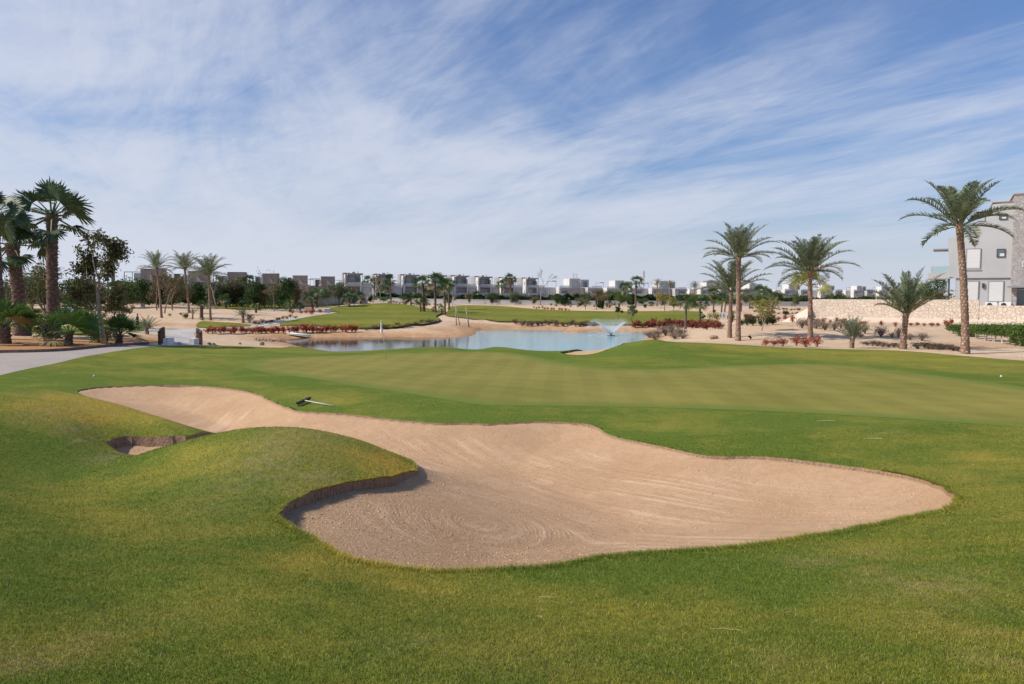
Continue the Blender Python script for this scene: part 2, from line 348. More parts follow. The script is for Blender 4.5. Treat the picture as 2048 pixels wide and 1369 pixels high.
# ------------------------------------------------------------------ mesh helpers
COL = SC.collection
def mesh_np(name, verts, faces, mat=None, attrs=None, smooth=False, parent=None, nside=None):
    me = bpy.data.meshes.new(name); V = np.asarray(verts, np.float32)
    if isinstance(faces, np.ndarray):
        k = faces.shape[1]; loops = faces.ravel().astype(np.int32); nf = len(faces)
        starts = np.arange(0, nf * k, k, dtype=np.int32)
    else:
        loops = np.fromiter((i for f in faces for i in f), np.int32); ln = np.array([len(f) for f in faces], np.int32)
        nf = len(faces); starts = np.concatenate([[0], np.cumsum(ln)[:-1]]).astype(np.int32)
    me.vertices.add(len(V)); me.vertices.foreach_set('co', V.ravel())
    me.loops.add(len(loops)); me.loops.foreach_set('vertex_index', loops)
    me.polygons.add(nf); me.polygons.foreach_set('loop_start', starts)
    me.update(calc_edges=True)
    me.polygons.foreach_set('use_smooth', np.full(nf, smooth, bool))
    for k_, a in (attrs or {}).items():
        at = me.attributes.new(k_, 'FLOAT', 'POINT'); at.data.foreach_set('value', np.asarray(a, np.float32))
    if mat: 
        for mm in (mat if isinstance(mat, (list, tuple)) else [mat]): me.materials.append(MATS[mm])
    o = bpy.data.objects.new(name, me); COL.objects.link(o)
    if parent is not None: o.parent = parent
    return o
def tag(o, label=None, cat=None, group=None, kind=None):
    if label: o['label'] = label
    if cat: o['category'] = cat
    if group: o['group'] = group
    if kind: o['kind'] = kind
    return o
def thing(name, label, cat, loc=(0, 0, 0), rz=0, group=None, scale=1):
    o = bpy.data.objects.new(name, None); COL.objects.link(o); o.location = loc; o.rotation_euler = (0, 0, rz)
    o.scale = (scale,) * 3 if isinstance(scale, (int, float)) else scale; o.empty_display_size = .2
    return tag(o, label, cat, group)
def dup(root, label=None, loc=None, rz=0, scale=1, group=None):
    r = root.copy(); COL.objects.link(r)
    if label: r['label'] = label
    if group: r['group'] = group
    if loc is not None: r.location = loc
    r.rotation_euler = (0, 0, rz); r.scale = (scale,) * 3 if isinstance(scale, (int, float)) else scale
    def rec(a, b):
        for ch in KIDS.get(a.name, [c for c in a.children]):
            c = ch.copy(); COL.objects.link(c); c.parent = b; rec(ch, c)
    rec(root, r); return r
KIDS = {}

# ------------------------------------------------------------------ the ground sheets
def fan(u0, u1, du, y0, y1, dl, wide=0):
    U = np.arange(u0, u1 + du / 2, du)
    if wide: ex = np.arange(.02, wide - u1, .02) ** 1.0; U = np.concatenate([u0 - ex[::-1], U, U[-1] + ex])
    Y = np.exp(np.arange(math.log(y0), math.log(y1) + dl / 2, dl))
    gu, gy = np.meshgrid(U, Y); return (gu * gy).ravel(), gy.ravel(), len(U), len(Y)
def quads(nu, ny):
    i = np.arange(ny - 1)[:, None] * nu + np.arange(nu - 1)[None]; i = i.ravel()
    return np.stack([i, i + 1, i + nu + 1, i + nu], -1)
def nearest(X, Yv, poly):
    P = np.asarray(poly, float); bx = np.zeros(len(X)); by = np.zeros(len(X)); bd = np.full(len(X), 1e18)
    for i in range(len(P)):
        x0, y0 = P[i]; x1, y1 = P[(i + 1) % len(P)]; dx, dy = x1 - x0, y1 - y0
        t = np.clip(((X - x0) * dx + (Yv - y0) * dy) / (dx * dx + dy * dy + 1e-12), 0, 1); cx, cy = x0 + t * dx, y0 + t * dy
        d = (X - cx) ** 2 + (Yv - cy) ** 2; k = d < bd; bd[k] = d[k]; bx[k] = cx[k]; by[k] = cy[k]
    return bx, by
def cut(x, y, Q, s, poly):
    """keep the cells inside the outline and pull the outer ring of vertices onto it"""
    keep = (s[Q] < 0).any(1); Q = Q[keep]; used = np.unique(Q); mp = np.full(len(x), -1); mp[used] = np.arange(len(used)); Q = mp[Q]
    x, y, s = x[used].copy(), y[used].copy(), s[used].copy()
    o = s > 0
    if o.any():
        bx, by = nearest(x[o], y[o], poly)
        x[o], y[o], s[o] = bx, by, 0
    return x, y, s, Q, o
def skirt(verts, Q, depth):
    """drop a turf edge round the open border"""
    E = np.concatenate([Q[:, [0, 1]], Q[:, [1, 2]], Q[:, [2, 3]], Q[:, [3, 0]]]); Es = np.sort(E, 1)
    key = Es[:, 0].astype(np.int64) * 10**8 + Es[:, 1]; _, idx, cnt = np.unique(key, return_index=True, return_counts=True)
    B = E[idx[cnt == 1]]; bv = np.unique(B); mp = {int(v): len(verts) + i for i, v in enumerate(bv)}
    low = verts[bv].copy(); low[:, 2] -= depth; V = np.concatenate([verts, low])
    F2 = np.array([[b, a, mp[int(a)], mp[int(b)]] for a, b in B.tolist()]); return V, np.concatenate([Q, F2]), bv, len(F2)

BUNK = [(155,787),(175,780),(200,776.5),(250,774),(300,772.5),(360,772.5),(420,775.5),(470,781),(515,791),(545,806),(575,818),(600,825),(650,828),(700,832),(750,838),(800,843),(870,849.5),(930,849),(980,851),(1030,848),(1080,846),
        (1150,849),(1190,856),(1212,870),(1240,879),(1285,889),(1330,898),(1400,914),(1450,918),(1500,917),(1560,921),(1600,926),(1700,939),(1760,948),(1810,957),(1860,971),(1893,987),(1911,1006),(1904,1021),(1880,1030),(1850,1036),
        (1800,1048),(1700,1068),(1600,1086),(1500,1101),(1430,1108),(1350,1113),(1270,1119),(1200,1125),(1130,1140),(1070,1147),(1000,1151),(900,1155),(850,1153),(800,1147),(720,1134),(660,1108),(620,1085),(580,1064),(557,1046),
        (556,1032),(580,1012),(610,996),(640,986),(690,974),(740,966),(790,958),(825,948),(837,943)]
tongue_tip = ground(836, 941)
bw = gpoly(BUNK)
# the far side of the tongue and of the left spur lie behind their crests
bw += [(-1.9, 12.9), (-2.9, 13.75), (-3.9, 14.15), (-4.9, 14.3), (-5.9, 14.25)]
bw += [ground(288, 911)[:2], ground(262, 914)[:2], ground(238, 908)[:2], ground(222, 899)[:2], ground(214, 888)[:2], ground(232, 879)[:2], ground(262, 876)[:2], ground(300, 877)[:2], ground(350, 876)[:2], ground(392, 873)[:2]]
bw += [(-6.55, 16.2), (-7.9, 17.8), (-9.6, 19.2), (-11.3, 20.6)]
BUNKER = smooth_poly(bw, 4)
_rr = np.random.default_rng(3)
BUNKER_R = BUNKER + _rr.normal(0, .014, BUNKER.shape)   # a slightly ragged turf line
B2 = [(1120,708),(1150,702),(1183,696.5),(1215,690.5),(1238,686),(1250,685.5),(1246,690),(1228,697),(1212,703),(1190,710),(1165,713),(1138,712.5)]
BUNKER2 = smooth_poly([ground(px, py, 30, 50)[:2] for px, py in B2], 3)
LAWNP = [ground(px, py + .8, 12, 60)[:2] for px, py in ((0,752),(60,738),(110,728),(180,712),(270,697.5),(330,692.5),(419,691.5),(480,693),(560,696))]
LAWNP = [(-26, 12.0), (-27, 18)] + [ground(px, py, 12, 60)[:2] for px, py in ((-170, 795), (-60, 767.5))] + LAWNP
LAWNP += [((px - 1024) / F * Y, Y) for px, Y in ((600,49.5),(663,49.5),(740,50),(850,50),(950,49.5),(1050,49),(1150,48),(1230,47.5),(1275,45.5))]
LAWNP += [ground(px, py + 1, 30, 46)[:2] for px, py in ((1330,682.5),(1400,686),(1480,690),(1560,695),(1650,698),(1720,699.5),(1800,702),(1880,708),(1960,715),(2048,722),(2200,736))]
LAWNP += [(34, 26), (32, 8), (20, 1.2), (0, .9), (-20, 1.2)]
LAWN = smooth_poly(LAWNP, 4)
GREENP = [(488,735),(510,722),(576,716.5),(640,714),(708,712),(769,710),(839,707),(905,705.5),(971,705),(1028,708),(1081,718),(1147,731),(1213,738.5),(1300,740),(1378,738),(1484,732.5),(1609,730),(1702,734),(1794,744),(1933,761),(2048,777),(2250,806),
          (2330,850),(2250,880),(2048,859),(1794,840),(1563,827),(1378,820),(1240,817),(1100,815),(971,813),(883,801),(795,786),(708,774),(620,759),(532,747)]
GREENW = smooth_poly([ground(px, py, 12, 44)[:2] for px, py in GREENP], 4)

# turf that is browner or drier than the rest: (px, py, radius px x, radius px y, dry, straw)
PATCH = [(250,820,150,30,.85,0),(120,800,90,26,.3,0),(60,870,110,40,-.35,0),(200,930,190,30,-.45,0),(100,830,40,30,.0,.35),(150,860,22,22,0,.6),(165,885,14,16,0,.6),(250,915,60,14,-.1,.55),
         (700,905,90,22,.5,0),(790,925,60,24,.85,0),(590,875,90,18,.1,.5),(520,915,35,22,.0,.75),(540,930,24,20,0,.6),(640,960,60,26,.15,.55),(590,985,50,20,.2,.3),(480,900,60,30,.12,0),(430,885,60,14,.3,0),(420,960,120,50,.05,0),(300,1040,200,50,.25,0),(700,1130,220,40,.45,0),(500,1200,160,50,.3,0),
         (900,1190,130,25,.35,0),(1150,1150,200,30,-.4,0),(1400,1150,250,40,-.35,0),(1600,1120,130,25,-.25,0),(1620,1130,60,16,.2,.5),(1720,1110,60,16,.2,.35),(1180,1210,140,30,.15,0),(1990,1000,90,60,.35,0),(1930,960,90,24,.3,.05),(1980,920,70,20,.45,0),
         (1800,900,140,24,-.25,0),(1600,880,260,26,-.15,0),(1300,870,140,20,-.35,0),(600,840,60,14,-.3,0),(800,850,200,10,-.25,0),(350,765,200,10,-.3,0),(1000,1330,300,60,.05,.12),(1850,1180,120,40,.25,.4),(1730,1150,60,20,.2,.3),(1950,1280,120,60,.4,.2),
         (1450,1250,200,40,.2,0),(100,1100,160,60,-.1,0),(260,1270,200,70,.0,.1),(60,1330,120,40,.25,.55),(180,1290,60,20,.1,.4),(2010,1340,60,40,.2,.4),(1560,1330,90,26,.05,.25),(820,1290,90,24,.1,.2),(1300,705,120,16,-.35,0),(1500,700,160,8,.35,0),(1750,712,200,10,.35,0),(1420,702,60,6,-.3,0),(1330,722,180,10,-.1,0),(1900,728,200,14,.4,0),(1850,755,160,9,-.2,0),
         (1080,712,60,8,-.2,0),(700,735,120,10,-.1,0),(300,715,200,12,.2,0),(500,700,120,6,.1,0),(420,745,120,12,-.05,0),(620,775,60,8,-.25,0),(900,820,260,8,-.1,0),(1900,870,200,12,.1,0),(2000,840,100,8,.1,0),(1780,868,40,6,0,.2),(940,700,60,4,-.3,0),(1040,701,70,4,-.2,0)]
_pw = []
for px, py, rx, ry, dv, sv in PATCH:
    g0 = ground(px, py); g1 = ground(px, py - ry); g2 = ground(px, py + ry)
    _pw.append((g0[0], g0[1], max(.12, rx / F * g0[1]), max(.12, min(abs(g1[1] - g2[1]) / 2, rx / F * g0[1] * 6 + 1)), dv, sv))
def tone(x, y):
    d = np.zeros(len(x)); s = np.zeros(len(x))
    for cx, cy, rx, ry, dv, sv in _pw:
        w = np.exp(-(((x - cx) / rx) ** 2 + ((y - cy) / ry) ** 2)); d += dv * w; s = np.maximum(s, sv * w)
    return d + .18, s
_lipq = [ground(*q) for q in ((640,986),(760,962),(300,877),(570,1030),(240,885))]
def lip_depth(x, y):
    """how far the sand lies under the turf line"""
    g = lambda cx, cy, r: np.exp(-((x - cx) ** 2 + (y - cy) ** 2) / r ** 2)
    a, b_, c, d = _lipq[:4]
    return .026 - .004 * sstep(12, 17, y) + .085 * np.maximum(np.maximum(g(a[0], a[1], 1.0), g(b_[0], b_[1], 1.0)), g(d[0], d[1], .6)) + .14 * np.maximum(g(c[0], c[1], 1.3), g(*_lipq[4][:2], 1.0))
def bunk_floor(x, y, s, dmax=.52, w=2.4):
    q = _lipq; nt_ = np.maximum(np.exp(-((x - q[0][0]) ** 2 + (y - q[0][1]) ** 2) / 4), np.exp(-((x - q[1][0]) ** 2 + (y - q[1][1]) ** 2) / 4))
    return lip_depth(x, y) + (1 - .65 * nt_) * dmax * (1 - np.exp(-np.maximum(-s, 0) / w))

def build_lawn():
    x, y, nu, ny = fan(-.98, .98, .0021, .95, 51, .0062, 4.0); Q = quads(nu, ny)
    s = sdist(x, y, LAWN); x, y, s, Q, o = cut(x, y, Q, s, LAWN)
    s1 = np.full(len(x), 9.); m = (x > -14) & (x < 11) & (y > 4) & (y < 26); s1[m] = sdist(x[m], y[m], BUNKER_R)
    s2 = np.full(len(x), 9.); m2 = (x > 0) & (x < 12) & (y > 30) & (y < 52); s2[m2] = sdist(x[m2], y[m2], BUNKER2)
    for ss, pp in ((s1, BUNKER_R), (s2, BUNKER2)):        # lay the mesh lines along the cut edge
        k = np.abs(ss) < .0034 * y
        bx, by = nearest(x[k], y[k], pp); x[k] = bx; y[k] = by; ss[k] = 0
    z = base_h(x, y)
    z = z + .018 * (1 - .9 * sstep(11, 16, y)) * np.exp(-np.maximum(s1, 0) / .12) * (s1 < 2)          # the turf swells at the cut edge
    inside = s1 < .0
    depth = lip_depth(x, y)
    z = np.where(inside, z - sstep(0, .03, -s1) * (depth + .12) - 1.0 * sstep(.05, .8, -s1), z)
    z = np.where(s2 < 0, z - sstep(0, .25, -s2) * .3, z + .05 * np.exp(-np.maximum(s2, 0) / .3) * (s2 < 3))
    sg = sdist(x, y, GREENW)
    d, st = tone(x, y)
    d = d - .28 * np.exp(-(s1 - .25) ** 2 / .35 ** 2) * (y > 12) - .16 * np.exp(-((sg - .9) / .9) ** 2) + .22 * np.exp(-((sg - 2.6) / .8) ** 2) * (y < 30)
    keep = ~((s1[Q] < -1.2).all(1) | (s2[Q] < -1.2).all(1) | (sg[Q] < -.6).all(1)); Q = Q[keep]
    V = np.stack([x, y, z + .03], -1)
    mi = (s1[Q] < -.006).any(1)
    used = np.unique(Q); mp = np.full(len(x), -1); mp[used] = np.arange(len(used)); Q = mp[Q]; V = V[used]
    o_ = mesh_np('lawn', V, Q, ['lawn_turf', 'cut_soil_shaded'], {'dry': d[used], 'straw': st[used]}, True)
    o_.data.polygons.foreach_set('material_index', mi.astype(np.int32)); o_.data.polygons.foreach_set('use_smooth', ~mi)
    tag(o_, 'mown rough lawn around the bunkers and the putting green', None, None, 'structure')
    # the same turf carries on behind the camera
    gx, gy = np.meshgrid(np.linspace(-14, 14, 57), np.linspace(-10, .98, 23)); gx, gy = gx.ravel(), gy.ravel()
    gz = base_h(np.clip(gx, -1.3, 1.3), np.full(len(gx), .97)) + .028; gd, gs = tone(gx, gy)
    o_ = mesh_np('lawn', np.stack([gx, gy, gz], -1), quads(57, 23), 'lawn_turf', {'dry': gd, 'straw': gs}, True); tag(o_, 'mown lawn at the photographer\'s feet', None, None, 'structure')
    # the putting surface
    x, y, nu, ny = fan(-.5, .98, .0030, 12, 46, .007); Q = quads(nu, ny); s = sdist(x, y, GREENW); x, y, s, Q, o = cut(x, y, Q, s, GREENW)
    z = base_h(x, y) + .035
    e = sstep(-1.1, -.15, s) * .75
    o_ = mesh_np('putting_green', np.stack([x, y, z], -1), Q, 'putting_turf', {'edge': e}, True); tag(o_, 'smooth close-mown putting green', None, None, 'structure')
def sand_piece(name, poly, rough_poly, fanargs, label, big):
    x, y, nu, ny = fan(*fanargs); Q = quads(nu, ny); s = sdist(x, y, poly)
    keep = (s[Q] < .35).all(1); Q = Q[keep]; used = np.unique(Q); mp = np.full(len(x), -1); mp[used] = np.arange(len(used)); Q = mp[Q]; x, y, s = x[used], y[used], s[used]
    z = base_h(x, y) + .03 - (bunk_floor(x, y, s) if big else .06 + .10 * (1 - np.exp(np.minimum(s, 0) / 1.0)))
    z -= .16 * sstep(0, .16, s)
    at = {}
    if big:
        c = ground(962, 1022); e = ground(1240, 985)
        # rake passes: round the swirl in front, sweeping away along the long axis behind
        r1 = np.hypot((x - c[0]) * 1.0, (y - c[1]) * .75)
        ax = np.array([ground(1330, 1040)[0] - ground(560, 845)[0], ground(1330, 1040)[1] - ground(560, 845)[1]]); ax /= np.hypot(*ax)
        px_, py_ = x - c[0], y - c[1]; al = px_ * ax[0] + py_ * ax[1]; ac = -px_ * ax[1] + py_ * ax[0]
        ell = np.hypot(np.maximum(al - 2.2, 0) * .9 + np.minimum(al - 0, 0) * .22, ac - .02 * al ** 2)
        k = sstep(1.0, 2.2, r1); rk = r1 * (1 - k) + ell * k
        g = lambda q, r, w=1: w * np.exp(-((x - q[0]) ** 2 + (y - q[1]) ** 2) / r ** 2)
        rm = np.clip(g(c, 1.5) + g(ground(1100, 950), 2.6) + g(ground(1250, 1000), 2.0) + g(ground(1350, 1010), 1.2) + g(ground(850, 900), 2.2, .7) + g(ground(500, 830), 3.5, .7) + g(ground(1300, 1080), 1.6, .8) + g(ground(1500, 1040), 1.6, .6) + .12, 0, 1)
        rm *= sstep(-.2, -.9, s)
        band = np.sin(rk * 2 * math.pi / .55)
        ra = (np.arctan2(py_, px_) * r1) * (1 - k) + al * k
        cm = np.clip(.40 + g(ground(720, 1080), 2.6, .8) + g(ground(900, 1120), 2.4, .7) + g(ground(620, 1050), 1.5, .6), 0, 1); at = {'rake': rk, 'rakemask': rm, 'cloddy': cm, 'rakea': ra}
        z += .05 * sstep(-1.3, -.2, s) * 0
    else: at = {'rake': x, 'rakemask': x * 0}
    o_ = mesh_np(name, np.stack([x, y, z], -1), Q, 'bunker_sand', at, True); tag(o_, label, None, None, 'structure')
build_lawn()
sand_piece('sand_bunker', BUNKER, BUNKER_R, (-.64, .66, .0026, 4.6, 24, .0065), 'raked pinkish sand of the big curved bunker', True)
sand_piece('sand_bunker', BUNKER2, BUNKER2, (.03, .2, .004, 36, 50, .008), 'small sand bunker on the back of the grass hump', False)

FAIR1 = smooth_poly([g[:2] for g in [ground(*p) for p in ((560,653),(640,655),(700,658),(721,659.5),(760,659),(800,657),(845,652),(876,646),(880,641),(872,636),(880,631),(888,629),(893,626),(870,622),(840,616),(810,611),(777,608.5),(740,610),(716,611.5),(690,614),(662,618),(662,624),(682,627),(655,631),(617,637),(590,643))]], 3)
FAIR2 = smooth_poly([g[:2] for g in [ground(*p) for p in ((893,633),(930,638),(978,642.5),(1031,646),(1080,647),(1130,649),(1186,652),(1240,652),(1300,652),(1360,652),(1436,652),(1434,644),(1402,640),(1410,633),(1400,628),(1400,625.5),(1330,625),(1240,625.5),(1180,624.5),(1120,623),(1066,620),(1020,616),(975,613.5),(930,613),(898,616),(896,624))]], 3)
FAIR3 = smooth_poly([g[:2] for g in [ground(*p) for p in ((418,614),(450,618.5),(500,620),(540,618),(600,616),(650,614.5),(690,609),(688,606.5),(640,608),(600,607),(560,605.5),(500,607),(440,608))]], 3)
FAIR4 = smooth_poly([g[:2] for g in [ground(*p) for p in ((-60,663),(60,668),(150,672),(215,670),(300,657.5),(285,646),(200,641),(150,650),(60,655),(-60,650))]], 3)
FAIR5 = smooth_poly([g[:2] for g in [ground(*p) for p in ((395,656),(450,655.5),(503,652.5),(480,648),(430,645),(400,644))]], 3)
FAIR6 = smooth_poly([g[:2] for g in [ground(*p) for p in ((-60,640),(60,632),(150,630),(150,622),(60,618),(-60,620))]], 3)
simple('turf_edge', (.07, .05, .03), 1, .3, 6)
def fairway(poly, label, fa, lift=.24):
    x, y, nu, ny = fan(*fa); Q = quads(nu, ny); s = sdist(x, y, poly); x, y, s, Q, o = cut(x, y, Q, s, poly)
    z = base_h(x, y) + lift; V = np.stack([x, y, z], -1); n0 = len(Q)
    V2, Q2, bv, nf = skirt(V, Q, lift + .12)
    d = np.full(len(V2), .22); st = np.zeros(len(V2))
    d[:len(x)] += .28 * np.sin(y / 4.3 + x * .05 + np.sin(x * .13)) * .6 - .15 * np.exp(s / 2)
    o_ = mesh_np('fairway', V2, Q2, ['fairway_turf', 'turf_edge'], {'dry': d, 'straw': st}, True)
    mi = np.zeros(len(Q2), np.int32); mi[n0:] = 1; o_.data.polygons.foreach_set('material_index', mi)
    tag(o_, label, None, None, 'structure')
fairway(FAIR1, 'fairway tongue left of the pond below the hill', (-.34, -.06, .0018, 75, 200, .006))
fairway(FAIR2, 'long fairway strip behind the pond', (-.10, .32, .0018, 85, 200, .006))
fairway(FAIR3, 'far fairway strip behind the sand mound', (-.45, -.2, .002, 110, 260, .008), .15)
fairway(FAIR4, 'turf strip behind the red planted island', (-.8, -.45, .003, 50, 110, .008), .05)
fairway(FAIR5, 'turf wedge beside the path junction', (-.46, -.33, .002, 70, 120, .006), .06)
fairway(FAIR6, 'far lawn behind the left palms', (-.8, -.55, .003, 90, 220, .01), .1)

def build_ground():
    x, y, nu, ny = fan(-1.35, 1.35, .0035, 6, 6000, .0095); Q = quads(nu, ny)
    z = base_h(x, y)
    s = np.full(len(x), 5.); m = y < 60; s[m] = sdist(x[m], y[m], LAWN)
    z = np.where(s < 1.5, z - .22 * sstep(.1, -.4, s), z)
    keep = ~((s[Q] < -1.5).all(1)); Q = Q[keep]
    # reddish soil on banks and beds
    red = np.zeros(len(x)); sw = np.full(len(x), 99.); m = (y > 40) & (y < 150); sw[m] = sdist(x[m], y[m], WATER_POLY)
    red += .75 * sstep(5, .3, sw) * (x < 18)
    for px, py, rx, ry, w in ((120,690,300,22,1.15),(260,680,60,12,1.0),(310,650,50,5,.7),(400,650,40,6,.5),(480,655,60,6,.5),(650,668,160,5,.75),(900,660,60,6,.6),(1000,652,160,5,.6),(1200,655,90,4,.5),(1560,650,60,6,.35),(1450,652,25,4,.4),(1990,690,90,8,.4),(-200,700,300,20,.8)):
        g0 = ground(px, py, 25); g1 = ground(px, py - ry, 25); g2 = ground(px, py + ry, 25); rr = rx / F * g0[1]; ryy = max(1.5, abs(g1[1] - g2[1]) / 2)
        red = np.maximum(red, w * np.exp(-(((x - g0[0]) / rr) ** 2 + ((y - g0[1]) / ryy) ** 2) ** 1.5))
    used = np.unique(Q); mp = np.full(len(x), -1); mp[used] = np.arange(len(used)); Q = mp[Q]; V = np.stack([x, y, z], -1)[used]
    r2 = np.random.default_rng(5)
    o_ = mesh_np('ground', V, Q, 'desert_sand', {'red': red[used]}, True); tag(o_, 'pale desert sand ground reaching to the horizon', None, None, 'structure')
build_ground()
def build_water():
    x, y, nu, ny = fan(-.42, .26, .004, 50, 125, .008); Q = quads(nu, ny)
    P = np.array(WATER_POLY); s = sdist(x, y, P); keep = (s[Q] < 1.2).all(1); Q = Q[keep]; used = np.unique(Q); mp = np.full(len(x), -1); mp[used] = np.arange(len(used)); Q = mp[Q]; x, y = x[used], y[used]
    f = ground(1222, 672); fx, fy = FOUNT[0], FOUNT[1]
    px = x / y * F + 1024
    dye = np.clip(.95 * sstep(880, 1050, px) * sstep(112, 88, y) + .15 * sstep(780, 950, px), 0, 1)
    rip = .10 + .55 * sstep(900, 1050, px) * sstep(100, 90, y) + .6 * np.exp(-(np.hypot(x - fx, y - fy) / 7) ** 2)
    rip = np.where(px < 900, .12, rip)
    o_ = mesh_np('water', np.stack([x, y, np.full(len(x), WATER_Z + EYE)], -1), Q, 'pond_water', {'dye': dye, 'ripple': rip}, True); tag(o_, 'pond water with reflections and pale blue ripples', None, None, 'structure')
_fy = WATER_Z / slope(672); FOUNT = (xat(1222, 672, _fy), _fy, WATER_Z + EYE)
build_water()
def sheet(name, poly, mat, label, fa, lift, kerb=None, kerb_mat='concrete'):
    x, y, nu, ny = fan(*fa); Q = quads(nu, ny); s = sdist(x, y, poly); x, y, s, Q, o = cut(x, y, Q, s, poly)
    z = base_h(x, y) + lift
    o_ = mesh_np(name, np.stack([x, y, z], -1), Q, mat, {}, True); tag(o_, label, None, None, 'structure'); return o_
PATH1 = smooth_poly([ground(*p, 20, 60)[:2] for p in ((-150,812),(0,764),(60,750),(110,737),(180,720),(270,704),(330,697.5),(400,697),(402,690),(390,688),(325,688),(300,688.5),(250,691),(170,697.5),(90,704),(0,707),(-200,709),(-500,715),(-500,800))], 3)
sheet('path', PATH1, 'paver', 'block-paved cart path at the left leading to the bridge', (-1.1, -.38, .0028, 17, 60, .007), .008)
BR = [ground(325, 690, 40, 60), ground(400, 690, 40, 60)]
PATH2 = [ground(*p, 40, 160)[:2] for p in ((327,689.5),(398,689.5),(388,668),(400,662),(450,658.5),(500,655),(541,651.5),(580,645),(617,637),(655,631),(682,626.5),(668,626),(640,628),(600,635),(560,642),(520,649),(480,653.5),(440,656.5),(395,657.5),(300,658),(240,659),(160,660),(60,655),(0,652),(0,657),(100,664),(230,665),(300,664),(332,666),(338,672))]
sheet('path', PATH2, 'concrete', 'pale cart path from the bridge past the junction to the hill', (-.72, -.2, .0016, 48, 150, .005), .03)
PATH3 = smooth_poly([ground(*p, 90, 260)[:2] for p in ((530,619.8),(600,618.5),(650,616.8),(690,611.5),(705,608.5),(725,609.5),(705,613),(680,618),(640,621),(590,622.5),(530,622.5))], 3)
sheet('path', PATH3, 'concrete', 'far cart path curving behind the sand mound', (-.36, -.18, .0016, 100, 240, .006), .03)
# ------------------------------------------------------------------ turf blades near the camera
def make_blades():
    m, nt, b = nmat('grass_blade'); c = turf_color(nt)
    r = attr(nt, 'rnd').outputs['Fac']; t = attr(nt, 'tipv').outputs['Fac']
    c = mixc(nt, 1, c, mixc(nt, r, (.55, .58, .48), (1.6, 1.5, 1.42)), 'MULTIPLY')
    c = mixc(nt, rng(nt, r, .93, .98), c, (.42, .36, .20))
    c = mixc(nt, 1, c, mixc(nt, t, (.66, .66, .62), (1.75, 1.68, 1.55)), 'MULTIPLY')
    nt.links.new(c, b.inputs['Base Color']); b.inputs['Roughness'].default_value = .7; b.inputs['Specular IOR Level'].default_value = .2
    tr = nt.nodes.new('ShaderNodeBsdfTranslucent'); nt.links.new(c, tr.inputs[0]); mx = nt.nodes.new('ShaderNodeMixShader'); mx.inputs[0].default_value = .28
    nt.links.new(b.outputs[0], mx.inputs[1]); nt.links.new(tr.outputs[0], mx.inputs[2]); nt.links.new(mx.outputs[0], nt.nodes['Material Output'].inputs[0])
make_blades()
def build_blades():
    r = np.random.default_rng(11); n = 620000
    u = r.uniform(-.80, .80, n); y = np.exp(r.uniform(math.log(2.3), math.log(15.5), n)); x = u * y
    s = sdist(x, y, BUNKER_R); k = s > .0; x, y, s = x[k], y[k], s[k]
    # a fringe of longer blades hanging over the turf line
    P = BUNKER_R; L = np.hypot(*(np.roll(P, -1, 0) - P).T); w = L / np.clip(P[:, 1], 6, 30) ; w /= w.sum(); nf = 70000
    i = r.choice(len(P), nf, p=w); t = r.random(nf); q = P[i] + (P[(i + 1) % len(P)] - P[i]) * t[:, None]
    e = P[(i + 1) % len(P)] - P[i]; nrm = np.stack([e[:, 1], -e[:, 0]], -1) / (np.hypot(*e.T)[:, None] + 1e-9)
    sg = np.sign(sdist(q[:, 0] + nrm[:, 0] * .05, q[:, 1] + nrm[:, 1] * .05, P)); nrm *= sg[:, None]     # outward
    off = np.abs(r.normal(0, .035, nf)); fx = q[:, 0] + nrm[:, 0] * off; fy = q[:, 1] + nrm[:, 1] * off
    hang = -nrm
    kf = q[:, 1] < 11.6; fx, fy, off, hang = fx[kf], fy[kf], off[kf], hang[kf]
    n0 = len(x); x = np.concatenate([x, fx]); y = np.concatenate([y, fy]); s = np.concatenate([s, off]); n = len(x)
    z = np.array(H(x, y)) + .018 * (1 - .9 * sstep(11, 16, y)) * np.exp(-np.maximum(s, 0) / .12) + .026
    far = np.clip(y / 5, .8, 3.0)
    h = r.uniform(.014, .032, n) * (1 + .5 * np.exp(-(s / .25) ** 2)) * np.where(y > 9, .9, 1); wd = .0022 * far * r.uniform(.7, 1.3, n)
    az = r.uniform(0, 2 * math.pi, n); tilt = r.uniform(.15, 1.15, n)
    dx = np.cos(az) * np.sin(tilt); dy = np.sin(az) * np.sin(tilt); dz = np.cos(tilt)
    fr = np.arange(n) >= n0; dx[fr] = dx[fr] * .5 + hang[:, 0] * .8; dy[fr] = dy[fr] * .5 + hang[:, 1] * .8; dz[fr] = dz[fr] * .6 + .15; h[fr] *= r.uniform(.9, 1.7, n)[fr]; bk = fr & (y > 12.2); h[bk] *= .55; dx[bk] *= -.4; dy[bk] *= -.4
    a2 = r.uniform(0, math.pi, n); wx = np.cos(a2) * wd; wy = np.sin(a2) * wd
    V = np.empty((n, 3, 3), np.float32)
    V[:, 0] = np.stack([x - wx, y - wy, z], -1); V[:, 1] = np.stack([x + wx, y + wy, z], -1)
    V[:, 2] = np.stack([x + dx * h, y + dy * h, z + dz * h], -1)
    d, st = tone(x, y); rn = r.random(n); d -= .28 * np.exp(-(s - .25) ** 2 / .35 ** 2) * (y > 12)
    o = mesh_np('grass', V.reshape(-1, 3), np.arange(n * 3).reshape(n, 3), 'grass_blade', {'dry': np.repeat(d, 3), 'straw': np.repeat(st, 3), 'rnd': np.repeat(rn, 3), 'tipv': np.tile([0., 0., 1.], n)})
    tag(o, 'short grass blades of the rough nearest the camera', None, None, 'stuff')
build_blades()

